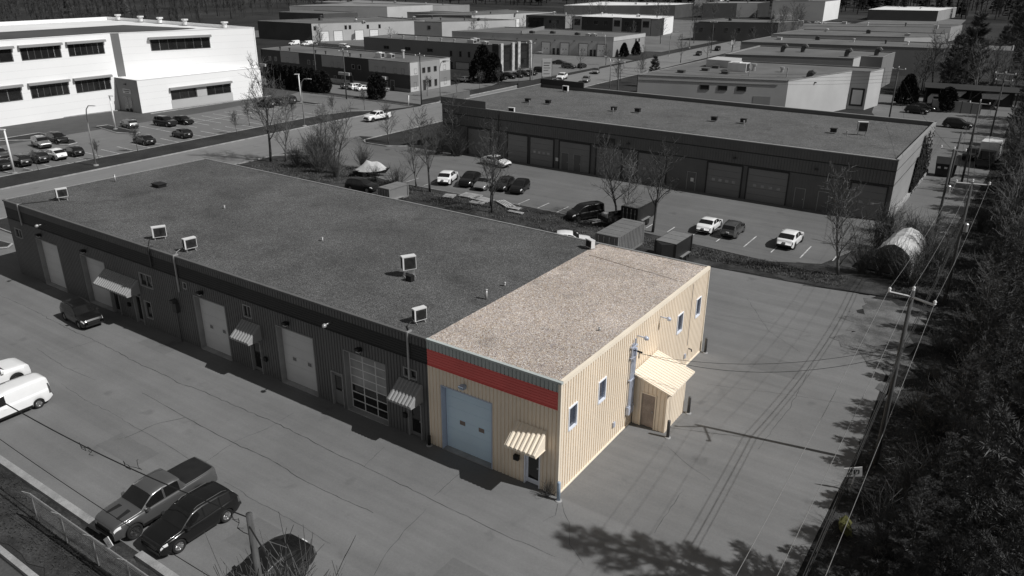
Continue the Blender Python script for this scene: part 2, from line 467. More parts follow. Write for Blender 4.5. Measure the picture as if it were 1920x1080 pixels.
CR = [[(-46,-3.1),(-41.5,-3.1),(-36.6,-3.3),(-31.6,-3.3),(-27.4,-3.5),(-25.1,-3.4),(-23.8,-3.6),(-22.6,-3.4),(-19.2,-3.3),(-17.7,-3.3),(-15.6,-3.2),(-12.8,-3.3),(-10.5,-3.4),(-8.4,-3.4),(-4.7,-3.5),(-2.6,-3.5),(-.7,-3.6),(1.1,-3.5),(2,-3.5)],
[(-29.2,-7.5),(-25.9,-7.7),(-24.2,-7.6),(-21.4,-7.7),(-19.2,-7.7),(-16.1,-7.9)],
[(-24.4,-5.4),(-20.1,-5.6),(-16.1,-5.7),(-13.4,-5.6),(-10.7,-5.8),(-8.4,-5.8),(-6.2,-5.7)],
[(-4.7,-3.3),(-4.8,-.9)],[(-4.4,-4.1),(-4.2,-5.9),(-3.9,-7.4),(-3.5,-8.5)],[(-20.1,-5.6),(-20.8,-7),(-20.9,-8.6)],[(-16,-5.7),(-15.6,-4),(-15.6,-2)],
[(-15.9,-5.8),(-15.7,-7.6)],[(-13.6,-8),(-11.5,-8.1),(-9,-8.1),(-6.3,-8.2)],[(4.7,3.7),(4.7,1.4),(4.8,.2)],[(.4,-.3),(1.4,-1.3),(2.1,-2.5),(3.2,-3.2)],
[(.3,-.5),(.6,-1.2),(.4,-1.9)],[(2.5,6.7),(4,5.8),(5.4,5.2)],[(-.3,27.9),(2.7,23.3),(5.3,21.3)],[(-1.3,23.7),(1.5,24.6),(5.2,24.5)],[(1.8,13.9),(6.3,15.5),(9.6,16.4)],
[(-35,-6),(-31,-6.3),(-28,-6.1)],[(-33,-3.3),(-33.4,-5.8)],[(6.5,9),(6.7,14),(6.4,20)],[(2.2,-6),(1,-9),(.6,-12)],[(-9,-3.4),(-9.3,-1.6)]]
rnd = random.Random(5)
for k, c in enumerate(CR):
    pts = []
    for (x0, y0), (x1, y1) in zip(c, c[1:]):
        L = math.hypot(x1-x0, y1-y0); n = max(2, int(L/.35))
        for i in range(n):
            t = i/n
            pts.append((lerp(x0,x1,t)+rnd.gauss(0,.025), lerp(y0,y1,t)+rnd.gauss(0,.025)))
    pts.append(c[-1])
    b = MB(); n = len(pts); main = k in (0, 2, 5)
    for i, (x, y) in enumerate(pts):
        a = pts[max(0,i-1)]; e = pts[min(n-1,i+1)]
        d = Vector((e[0]-a[0], e[1]-a[1])); d.normalize()
        w = (.017 if main else .009)*rnd.uniform(.45, 1.3)*(.35+.65*math.sin(math.pi*min(1,max(0,(i+.5)/n)))**.3)
        b.v += [(x-d.y*w, y+d.x*w, .004), (x+d.y*w, y-d.x*w, .004)]
    b.f = [(2*i, 2*i+1, 2*i+3, 2*i+2) for i in range(n-1)]
    b.build('crack', 'crack_fill', front_lot)

# ------------------------------------------------------------------ the row building and its beige end unit
BW, HF, HB = 17.8, 6.0, 5.78
XL, XU = -49.3, -7.58
def rz_(y): return lerp(HF, HB, y/BW)
FRONT = lambda u, z, d: (u, -d, z)
EAST = lambda u, z, d: (d, u, z)
BACK = lambda u, z, d: (u, BW+d, z)
LEFT = lambda u, z, d: (XL-d, u, z)

def garage_door(root, F, u0, u1, z1, m, frame_m, panes=None, rec=.3, rows=6, pane_m='pane_brown'):
    b = MB()
    fbox(b, F, u0-.05, u0, 0, z1+.05, -rec-.06, .035); fbox(b, F, u1, u1+.05, 0, z1+.05, -rec-.06, .035); fbox(b, F, u0, u1, z1, z1+.05, -rec-.06, .035)
    fr = b.build('door_frame', frame_m, root)
    b = MB(); fbox(b, F, u0, u1, -.02, .05, -rec, .06); b.build('sill', 'concrete', root)
    b = MB(); h = z1/rows
    for i in range(rows):
        fbox(b, F, u0+.02, u1-.02, i*h+.006+(.05 if i == 0 else 0), (i+1)*h-.006, -rec-.05, -rec)
    fbox(b, F, u0+.02, u1-.02, .06, z1-.02, -rec-.05, -rec-.012)
    door = b.build('garage_door', m, root)
    for (a, c, e, f) in panes or []:
        b = MB(); fbox(b, F, a, c, e, f, -rec-.01, -rec+.012); b.build('pane', pane_m, door)
        b = MB()
        fbox(b, F, a-.03, c+.03, f, f+.03, -rec-.01, -rec+.02); fbox(b, F, a-.03, c+.03, e-.03, e, -rec-.01, -rec+.02)
        fbox(b, F, a-.03, a, e, f, -rec-.01, -rec+.02); fbox(b, F, c, c+.03, e, f, -rec-.01, -rec+.02)
        b.build('pane_frame', m, door)
    return door
def window(root, F, u0, u1, z0, z1, frame_m='frame_grey', glass='window_glass', rec=.07, mull=0, fw_=.06, prow=.03, slid=None):
    b = MB()
    fbox(b, F, u0-.01, u0+fw_, z0-.01, z1+.01, -rec-.04, prow); fbox(b, F, u1-fw_, u1+.01, z0-.01, z1+.01, -rec-.04, prow)
    fbox(b, F, u0+fw_, u1-fw_, z1-fw_, z1+.01, -rec-.04, prow); fbox(b, F, u0+fw_, u1-fw_, z0-.01, z0+fw_, -rec-.04, prow+.02)
    for i in range(mull):
        c = lerp(u0, u1, (i+1)/(mull+1)); fbox(b, F, c-.025, c+.025, z0+fw_, z1-fw_, -rec-.03, -.01)
    w = b.build('window', frame_m, root)
    for i in range(mull+1):
        a = lerp(u0+fw_, u1-fw_, i/(mull+1))+(.02 if i else 0); c = lerp(u0+fw_, u1-fw_, (i+1)/(mull+1))-(.02 if i < mull else 0)
        b = MB(); fbox(b, F, a, c, z0+fw_, z1-fw_, -rec-.03, -rec); b.build('pane', glass, w)
    return w
def man_door(root, F, u0, u1, z1, leaf, frame_m, glass=None, rec=.12):
    b = MB()
    fbox(b, F, u0-.06, u0, 0, z1+.06, -rec-.05, .04); fbox(b, F, u1, u1+.06, 0, z1+.06, -rec-.05, .04); fbox(b, F, u0, u1, z1, z1+.06, -rec-.05, .04)
    b.build('door_frame', frame_m, root)
    b = MB(); fbox(b, F, u0, u1, .03, z1, -rec-.05, -rec)
    d = b.build('door', leaf, root)
    if glass:
        b = MB(); fbox(b, F, u0+.1, u1-.1, glass[0], glass[1], -rec-.01, -rec+.008); b.build('pane', 'window_glass', d)
    b = MB(); fbox(b, F, u1-.16, u1-.1, .95, 1.05, -rec, -rec+.06); b.build('handle', 'galvanised', d)
def wall_lamp(root, F, u, z, m='black_metal', lens='lamp_white'):
    b = MB(); fbox(b, F, u-.09, u+.09, z-.1, z+.12, .02, .12); fbox(b, F, u-.14, u+.14, z+.06, z+.14, .1, .38)
    b.hexa([F(u-.14,z-.05,.12), F(u+.14,z-.05,.12), F(u+.14,z+.0,.34), F(u-.14,z+.0,.34), F(u-.14,z+.06,.12), F(u+.14,z+.06,.12), F(u+.14,z+.06,.36), F(u-.14,z+.06,.36)])
    l = b.build('wall_lamp', m, root)
    b = MB(); fbox(b, F, u-.11, u+.11, z-.08, z-.05, .14, .3); b.build('lens', lens, l)
def flood_lamp(root, F, u, z, m='galvanised'):
    p0, p1, p2 = Vector(F(u,z,.0)), Vector(F(u,z,.42)), Vector(F(u+.04,z-.06,.62))
    b = MB(); b.tube([p0,p1], .035, 6); b.tube([p1-(p1-p0)*.1,p1,p1+(p2-p1)*.45,p2], [.05,.11,.13,.07], 8)
    b.build('flood_lamp', m, root, True)
def awning(root, F, u0, u1, m, zt=3.28, zb=2.5, d=1.0):
    b = MB()
    nrib = max(4, round((u1-u0)/.235)); st = (u1-u0)/nrib
    prof = []
    for i in range(nrib):
        c = u0+i*st
        prof += [(c, 0), (c+st*.3, 0), (c+st*.42, .055), (c+st*.78, .055), (c+st*.9, 0)]
    prof.append((u1, 0))
    nz = Vector((d, zt-zb)).normalized()
    pt = lambda u, t, o: F(u, lerp(zt, zb, t)+nz.x*o, lerp(.02, d, t)+nz.y*o)
    for (a, oa), (c, oc) in zip(prof, prof[1:]):
        b.quad(pt(a,0,oa), pt(c,0,oc), pt(c,1,oc), pt(a,1,oa))
        b.quad(pt(a,1,oa), pt(c,1,oc), F(c,zb-.12,d), F(a,zb-.12,d))
    a = b.build('awning', m, root)
    b = MB()
    for u in (u0, u1):
        b.add([F(u,zt,.02), F(u,zb,d), F(u,zb-.12,d), F(u,zb-.12,.02)], [(0,1,2,3)])
        fbox(b, F, u-.02, u+.02, zb-.14, zb-.1, .02, d)
    b.build('side_panel', m, a)

# dark section ------------------------------------------------
dark = thing('industrial_building', 'long dark grey ribbed metal row building with gravel roof and roller doors', 'building', (0,0,0))
gds = [(-18.75,-15.8),(-26.35,-23.4),(-39.3,-36.35),(-45.4,-42.45)]
glz = (-13.4,-10.45)
mans = [(-14.5,-13.72),(-8.95,-8.15),(-21.35,-20.5),(-36.2,-35.35),(-33.4,-32.6)]
wins = [(-9.18,-8.28,3.45,3.99,1),(-32.17,-30.75,3.02,3.96,1),(-32.15,-31.38,.68,1.94,0),(-27.36,-26.95,3.92,4.38,0),(-21.62,-20.88,3.52,4.31,1),(-48.55,-47.5,3.19,3.93,1)]
ops = [(a,b,0,3.66) for a,b in gds+[glz]]+[(a,b,0,2.05) for a,b in mans]+[w[:4] for w in wins]
b = MB(); ribbed(b, FRONT, XL, XU, 0, 4.6, ops); b.build('wall', 'siding_dark', dark)
b = MB(); ribbed(b, LEFT, 0, BW, 0, 6, (), ztop=rz_); b.build('wall', 'siding_dark', dark)
b = MB(); ribbed(b, BACK, XL, XU, 0, HB); b.build('wall', 'siding_dark', dark)
b = MB(); ribbed(b, FRONT, XL, XU, 4.6, 5.45, (), .14, .016, .022, True); fbox(b, FRONT, XL-.02, XU, 4.57, 4.6, 0, .035); b.build('wall_band', 'band_dark', dark)
b = MB(); ribbed(b, FRONT, XL, XU, 5.45, 5.9, ()); b.build('parapet', 'fascia_dark', dark)
def roof(root, x0, x1, gm, fm, left=False, right=False):
    yb_ = BW-.05; xa_, xb_ = x0+(.05 if left else 0), x1-(.05 if right else 0); b = MB(); b.hexa([(xa_,.05,HF-.3),(xb_,.05,HF-.3),(xb_,yb_,HB-.3),(xa_,yb_,HB-.3),(xa_,.05,HF-.02),(xb_,.05,HF-.02),(xb_,yb_,HB-.02),(xa_,yb_,HB-.02)])
    b.build('roof', gm, root)
    b = MB(); b.box(x0-(.05 if left else 0), x1+(.05 if right else 0), -.05, .12, 5.9, 6.0)
    b.build('flashing', fm, root)
    b = MB(); b.box(x0, x1, BW-.1, BW+.06, HB-.16, HB+.03); b.build('gutter', 'galvanised', root)
    for on, xa, xb, mm in ((left, x0-.05, x0+.1, 'galvanised'), (right, x1-.12, x1+.05, 'trim_beige')):
        if on:
            b = MB(); b.hexa([(xa,.12,HF-.17),(xb,.12,HF-.17),(xb,BW,HB-.17),(xa,BW,HB-.17),(xa,.12,HF+.02),(xb,.12,HF+.02),(xb,BW,HB+.03),(xa,BW,HB+.03)])
            b.build('edge_trim', mm, root)
roof(dark, XL, XU, 'gravel_dark', 'fascia_dark', left=True)
for i, (u0, u1) in enumerate(gds):
    pn = [(u0+.75,u0+1.05,1.55,1.78),(u1-.95,u1-.65,1.55,1.78)] if i < 2 else None
    garage_door(dark, FRONT, u0, u1, 3.66, 'door_grey', 'frame_grey', pn, pane_m='wall_mid')
u0, u1 = glz
d = garage_door(dark, FRONT, u0, u1, 3.66, 'door_grey', 'frame_grey')
for r in range(7):
    for c in range(3):
        a0 = lerp(u0+.08, u1-.08, c/3)+.045; a1 = lerp(u0+.08, u1-.08, (c+1)/3)-.045
        b = MB(); fbox(b, FRONT, a0, a1, .12+r*.5, .12+r*.5+.42, -.31, -.288)
        b.build('pane', 'window_glass' if r < 3 else 'pane_pale', d)  # upper rows paler: reflected light put into the pane colour
for i, (a, c) in enumerate(mans):
    man_door(dark, FRONT, a, c, 2.05, 'wall_mid', 'frame_grey', (.9,1.8) if i in (0,) else (.25,1.9))
for w in wins:
    window(dark, FRONT, w[0], w[1], w[2], w[3], 'frame_grey', 'window_glass', mull=w[4])
for a, c in ((-9.5,-7.92),(-21.85,-20.2),(-36.4,-32.4)): awning(dark, FRONT, a, c, 'wall_grey')
for u in (-44.5,-38.5,-25.4,-17.7,-12.1): wall_lamp(dark, FRONT, u, 4.1)
for u in (-43.7,-14.2): flood_lamp(dark, FRONT, u, 5.1, 'lamp_steel')
for u, z0 in ((-47.0,4.4),(-30.4,4.7),(-27.75,3.6),(-8.75,3.4)):
    b = MB(); fbox(b, FRONT, u-.05, u+.05, z0, 5.98, .035, .1); fbox(b, FRONT, u-.05, u+.05, 5.98, 6.06, -.25, .1)
    b.build('line_cover', 'lamp_steel' if z0 != 4.7 else 'dark_metal', dark)
b = MB(); fbox(b, FRONT, -28.5,-28.1, 2.1, 2.75, .03, .28); fbox(b, FRONT, -28.55,-28.2, 2.75, 2.95, .03, .4); b.tube([FRONT(-28.3,2.1,.12),FRONT(-28.3,0,.12)], .03, 6); b.build('meter_box', 'dark_metal', dark)
for u in (-34.0,-20.0,-9.15): 
    b = MB(); fbox(b, FRONT, u-.12, u+.12, 1.05, 1.3, .03, .16); b.build('mailbox', 'black_metal', dark)
for x, y in ((-43.5,9.3),):
    b = MB(); b.box(x-.45,x+.45,y-.35,y+.35,5.8,6.1); b.box(x-.5,x+.5,y-.4,y+.4,6.1,6.16); b.build('roof_hatch', 'black_metal', dark)
for x, y, h in ((-47.8,8.1,.5),(-8.1,5.7,.5),(-22.6,7.4,.16),(-34,8.4,.14),(-8.4,7.9,.12)):
    b = MB(); b.tube([(x,y,5.8),(x,y,5.95+h)], .07, 8); b.tube([(x,y,5.95+h),(x,y,6.0+h)], .09, 8); b.build('roof_vent', 'lamp_steel', dark, True)

# beige end unit ------------------------------------------------
unit = thing('end_unit', 'beige ribbed metal end unit with red band, tan gravel roof and white roller door with painted skylight tint', 'building', (0,0,0))
ug = (-6.72,-3.72); um = (-1.78,-1.02)
b = MB(); ribbed(b, FRONT, XU, -.06, 0, 4.6, [(ug[0],ug[1],0,3.66),(um[0],um[1],0,2.1)]); b.build('wall', 'siding_beige', unit)
ewins = [(.78,1.55,3.1,4.3),(3.63,4.4,3.1,4.3),(13.25,14.05,2.98,4.18),(16.1,16.85,2.94,4.18)]
b = MB(); ribbed(b, EAST, .06, BW-.06, 0, 5.85, [w for w in ewins], .232, .04, .075, ztop=lambda y: rz_(y)-.15); b.build('wall', 'siding_beige', unit)
b = MB(); ribbed(b, BACK, XU, -.06, 0, HB-.05); b.build('wall', 'siding_beige', unit)
b = MB(); fbox(b, FRONT, -.1, .045, 0, 5.92, -.1, .045); b.build('corner_trim', 'trim_beige', unit)
b = MB(); b.box(-.1,.045,BW-.045,BW+.045,0,HB); b.build('corner_trim', 'trim_beige', unit)
b = MB(); ribbed(b, FRONT, XU, -.1, 4.6, 5.45, (), .14, .016, .022, True); fbox(b, FRONT, XU, -.1, 4.57, 4.6, 0, .035); b.build('wall_band', 'band_red', unit)
b = MB(); ribbed(b, FRONT, XU, -.1, 5.45, 5.9, ()); b.build('parapet', 'fascia_grey', unit)
b = MB(); fbox(b, EAST, .05, BW, .02, .1, -.02, .04); b.build('base_trim', 'trim_beige', unit)
roof(unit, XU, 0, 'gravel_tan', 'fascia_grey', right=True)
u0, u1 = ug
garage_door(unit, FRONT, u0, u1, 3.66, 'door_white_sky_tint', 'door_frame_blue', [(u0+.86,u0+1.2,1.62,1.86),(u1-.98,u1-.64,1.62,1.86)])
man_door(unit, FRONT, um[0], um[1], 2.1, 'frame_white', 'frame_white', (.3,1.98))
awning(unit, FRONT, -2.3, -.62, 'trim_beige')
wall_lamp(unit, FRONT, -5.27, 4.1, 'bollard_paint')
b = MB(); fbox(b, FRONT, -2.35,-2.08, 1.2, 1.45, .03, .2); b.build('mailbox', 'black_metal', unit)
for w in ewins: window(unit, EAST, *w, 'frame_white', 'window_glass_blue', fw_=.055, prow=.035)
for y in (7.75,10.6): flood_lamp(unit, EAST, y, 5.15, 'conduit')
b = MB()
for k, (y, z0, z1) in enumerate(((6.98,1.2,5.0),(7.14,.95,5.0),(7.3,1.0,5.2),(7.44,1.4,4.2))):
    b.tube([EAST(y,z0,.12),EAST(y,z1,.12)], .045, 8)
for z in (1.3,2.9,4.2,4.8): fbox(b, EAST, 6.88, 7.52, z-.03, z+.03, .03, .18)
cd = b.build('service_conduit', 'conduit', unit, False)
b = MB(); fbox(b, EAST, 6.9,7.5,.85,1.25,.03,.2); fbox(b, EAST, 7.2,7.36,4.3,4.7,.03,.24); b.build('junction_box', 'conduit', cd)
b = MB(); b.tube([EAST(7.1,4.6,.1),EAST(7.1,4.65,.45),EAST(7.0,4.3,.5)], .03, 6); b.tube([EAST(7.35,4.5,.1),EAST(7.4,4.45,.5)], .05, 6); b.build('cable_hook', 'black_metal', cd)
for y, z in ((5.5,1.0),(14.9,.9)):
    b = MB(); fbox(b, EAST, y-.09, y+.09, z-.14, z+.14, .025, .1); b.build('outlet_box', 'conduit', unit)
b = MB(); b.tube([EAST(15.5,1.15,.03),EAST(15.5,1.15,.2),EAST(15.5,1.0,.24)], .04, 6); b.build('tap', 'dark_metal', unit)
b = MB(); fbox(b, EAST, 15.2,15.23,1.5,5.5,.025,.05); b.build('cable_strip', 'steel_door', unit)
b = MB(); b.tube([(-1.17,5.72,5.8),(-1.17,5.72,6.08)], .06, 8); b.build('roof_vent', 'galvanised', unit, True)
rnd = random.Random(8)
b = MB(); b.tube([(-7.0+i*.35, 15.3-i*.045+rnd.gauss(0,.04), rz_(15.3)+.0) for i in range(20)], .014, 5); b.build('roof_cable', 'steel_door', unit)

# lean-to shed on the east wall ------------------------------------------------
shed = thing('lean_to_shed', 'small beige lean-to shed with sloping ribbed roof and brown steel door', 'shed', (0,7.68,0))
S_F = lambda u, z, d: (u, -d, z); S_E = lambda u, z, d: (1.95+d, u, z); S_B = lambda u, z, d: (u, 2.55+d, z)
zt = lambda x: lerp(2.95, 2.42, x/1.95)
b = MB(); ribbed(b, S_F, .08, 1.95, 0, 2.95, [(.55,1.32,0,2.0)], .23, .03, .05, ztop=zt); b.build('wall', 'siding_beige', shed)
b = MB(); ribbed(b, S_E, 0, 2.55, 0, 2.42, (), .22, .03, .06); b.build('wall', 'siding_beige', shed)
b = MB(); ribbed(b, S_B, .08, 1.95, 0, 2.95, (), .23, .03, .05, ztop=zt); b.build('wall', 'siding_beige', shed)
man_door(shed, S_F, .55, 1.32, 2.0, 'steel_door', 'trim_beige', None, .06)
b = MB()
RT = lambda u, x, o: (x, u, lerp(3.12, 2.46, (x-.04)/2.25)+o)
ribbed(b, lambda u, z, d: RT(u, z, d+.05), -.3, 2.85, .06, 2.29, (), .24, .03, .05, groove=False)
b.hexa([RT(-.3,.06,-.02), RT(-.3,2.29,-.02), RT(2.85,2.29,-.02), RT(2.85,.06,-.02), RT(-.3,.06,.048), RT(-.3,2.29,.048), RT(2.85,2.29,.048), RT(2.85,.06,.048)])
rf = b.build('roof', 'trim_beige', shed)

# bollards ------------------------------------------------
def bollard(x, y, m, label, h=1.05):
    o = thing('bollard', label, 'bollard', (x,y,0))
    b = MB(); b.lathe([(.085,0),(.085,h-.06),(.075,h-.02),(.04,h)], 12); b.build('post', m, o, True)
    b = MB(); b.lathe([(.17,0),(.16,.03),(.1,.05)], 12); b.build('footing', 'concrete', o)
bollard(.22,-.26,'bollard_paint','blue grey steel bollard at the front corner of the beige unit')
bollard(2.27,7.42,'bollard_steel','steel bollard at the near corner of the lean-to shed')
bollard(2.24,10.3,'bollard_steel','steel bollard at the far corner of the lean-to shed')
bollard(.34,17.75,'bollard_steel','steel bollard at the rear corner of the beige unit')
bollard(-7.5,-.18,'black_metal','short black bollard where the beige unit meets the dark row',.6)

# air-conditioning units ------------------------------------------------
def condenser(x, y, rz, label, w=.85, h=.75, t=.36, z=None, legs=.18, group=None, sc=1.):
    o = thing('air_conditioner', label, 'air conditioner', (x,y,(rz_(y)-.02) if z is None else z), rz, group, sc*.82)
    b = MB(); b.box(-w/2,w/2,-t/2,t/2,legs,legs+h); b.box(-w/2-.01,w/2+.01,-t/2-.012,t/2+.012,legs+h-.05,legs+h+.012); b.build('case', 'ac_case', o)
    b = MB(); b.box(-w*.38,w*.46,-t/2-.02,-t/2+.01,legs+.06,legs+h-.08); g = b.build('grille', 'ac_grille', o)
    b = MB(); b.lathe([(min(w,h)*.36,-t/2-.034),(min(w,h)*.3,-t/2-.034)], 20, 'y', (w*.04,0,legs+h/2)); b.build('fan_guard', 'dark_metal', g)
    b = MB(); b.box(-w/2-.012,-w/2+.002,-t*.4,t*.4,legs+.1,legs+h-.1); b.build('coil', 'ac_grille', o)
    for sx in (-1,1):
        b = MB(); b.box(sx*w*.36-.03,sx*w*.36+.03,-t*.75,t*.75,0,.05); b.box(sx*w*.36-.025,sx*w*.36+.025,-t*.4,-t*.3,.05,legs); b.box(sx*w*.36-.025,sx*w*.36+.025,t*.3,t*.4,.05,legs)
        b.build('foot', 'galvanised', o)
    return o
condenser(-45.6,2.6,math.radians(75),'white air conditioner on legs at the road end of the dark roof',.95,.8,.4,legs=.35)
condenser(-31.5,1.5,math.radians(62),'white air conditioner near the roof edge with black line cover below',1.05,.85,.42)
condenser(-27.8,1.2,math.radians(78),'white air conditioner on a flat pallet near the roof edge',.95,.8,.4,legs=.25)
condenser(-13.8,5.9,math.radians(60),'tall grey air conditioner raised on legs in the roof middle',1.0,1.0,.45,legs=.55)
condenser(-9.1,1.3,math.radians(70),'white air conditioner by the front edge beside the beige roof',.85,.8,.36)
condenser(-7.6,16.5,math.radians(-25),'small white air conditioner on a slab at the back roof edge',.8,.65,.36,legs=.12)
tb = thing('junction_cabinet','small black box beside the tall roof air conditioner','box',(-13.25,5.35,rz_(5.4)-.02))
b = MB(); b.box(-.2,.2,-.15,.15,0,.32); b.box(-.22,.22,-.17,.17,.32,.36); b.build('case','black_metal',tb)
def hose(pts, label, r=.03, m='black_metal'):
    b = MB(); b.tube(pts, r, 5); tag(b.build('refrigerant_line', m), label, 'pipe')
hose([(-45.9,2.3,6.2),(-46.1,1.9,6.02),(-46.5,1.0,6.02),(-47,.0,6.04)],'black pipe run from road end air conditioner to roof edge')
hose([(-31.8,1.2,6.2),(-31.6,.8,6.02),(-30.9,.3,6.02),(-30.4,-.02,6.03)],'thin pipe from black covered air conditioner to roof edge',.02)
hose([(-28.1,.9,6.25),(-28.2,.5,6.03),(-27.9,.2,6.02),(-27.75,-.02,6.03)],'pale pipe from pallet mounted air conditioner to roof edge',.022,'lamp_steel')
hose([(-9.3,1.0,6.15),(-9.25,.5,6.03),(-8.9,.2,6.02),(-8.75,-.02,6.03)],'black pipe from air conditioner beside beige roof to edge',.025)
# ------------------------------------------------------------------ vehicles
SPECS = {
 'suv': dict(L=4.6, W=1.86, sill=.26, fo=.92, wb=2.7, r=.36, tum=.26,
   top=[(0,.62),(.05,.80),(.16,.93),(.5,1.02),(1.0,1.08),(1.15,1.10),(1.9,1.58),(2.2,1.64),(2.6,1.67),(3.4,1.65),(4.05,1.57),(4.15,1.54),(4.45,1.12),(4.54,.98),(4.6,.62)],
   belt=[(0,.56),(.06,.74),(.2,.86),(1.1,.99),(2.5,1.01),(3.8,1.07),(4.4,1.06),(4.52,.94),(4.6,.58)], ws=(1.2,1.86), rg=(4.15,4.43), side=[(1.45,2.42),(2.5,3.35),(3.43,4.0)]),
 'coupe_suv': dict(L=4.65, W=1.9, sill=.27, fo=.9, wb=2.78, r=.37, tum=.30,
   top=[(0,.60),(.05,.80),(.16,.92),(.5,1.0),(1.1,1.05),(1.25,1.07),(2.0,1.52),(2.3,1.58),(2.8,1.61),(3.3,1.57),(3.6,1.5),(4.35,1.14),(4.5,1.08),(4.6,.95),(4.65,.62)],
   belt=[(0,.56),(.06,.74),(.2,.85),(1.2,.97),(2.6,1.0),(3.8,1.06),(4.4,1.04),(4.56,.92),(4.65,.58)], ws=(1.3,1.96), rg=(3.62,4.33), side=[(1.5,2.5),(2.58,3.5)]),
 'sedan': dict(L=4.7, W=1.82, sill=.24, fo=.92, wb=2.75, r=.33, tum=.30,
   top=[(0,.52),(.05,.66),(.18,.76),(.6,.86),(1.15,.94),(1.3,.97),(2.05,1.36),(2.35,1.42),(2.7,1.45),(3.1,1.42),(3.3,1.38),(4.0,1.06),(4.5,1.0),(4.62,.88),(4.7,.5)],
   belt=[(0,.48),(.06,.62),(.2,.72),(1.2,.88),(2.6,.92),(3.9,.97),(4.45,.95),(4.6,.82),(4.7,.47)], ws=(1.35,2.02), rg=(3.32,3.97), side=[(1.6,2.5),(2.58,3.4)]),
 'hatch': dict(L=4.25, W=1.78, sill=.24, fo=.85, wb=2.6, r=.33, tum=.27,
   top=[(0,.54),(.05,.70),(.16,.80),(.55,.92),(.95,.99),(1.05,1.01),(1.85,1.42),(2.1,1.48),(2.5,1.51),(3.2,1.47),(3.65,1.38),(4.0,1.08),(4.15,.95),(4.25,.55)],
   belt=[(0,.5),(.06,.66),(.2,.76),(1.0,.90),(2.4,.95),(3.6,1.02),(4.0,1.0),(4.15,.88),(4.25,.52)], ws=(1.1,1.82), rg=(3.66,3.98), side=[(1.35,2.3),(2.38,3.3)]),
 'pickup': dict(L=5.9, W=2.04, sill=.42, fo=.98, wb=3.6, r=.42, tum=.24,
   top=[(0,.82),(.04,1.05),(.14,1.16),(.5,1.24),(1.35,1.31),(1.5,1.33),(2.2,1.82),(2.45,1.88),(2.8,1.92),(3.5,1.91),(3.78,1.85),(3.9,1.40),(3.98,1.37),(5.8,1.40),(5.86,1.3),(5.9,.85)],
   belt=[(0,.76),(.05,1.0),(.2,1.10),(1.3,1.20),(3.85,1.26),(3.95,1.30),(5.75,1.33),(5.86,1.22),(5.9,.8)], ws=(1.55,2.18), rg=(3.79,3.89), side=[(1.78,2.75),(2.85,3.66)], cover=(4.04,5.74)),
 'van': dict(L=4.7, W=1.74, sill=.26, fo=.82, wb=2.92, r=.32, tum=.13,
   top=[(0,.62),(.05,.82),(.2,.96),(.7,1.10),(.82,1.14),(1.5,1.66),(1.75,1.76),(2.2,1.84),(3.6,1.86),(4.4,1.82),(4.58,1.74),(4.66,1.35),(4.7,.55)],
   belt=[(0,.56),(.06,.74),(.2,.88),(.9,1.0),(2.5,1.04),(4.5,1.06),(4.64,1.0),(4.7,.5)], ws=(.88,1.47), rg=None, side=[(1.08,1.98)]),
}
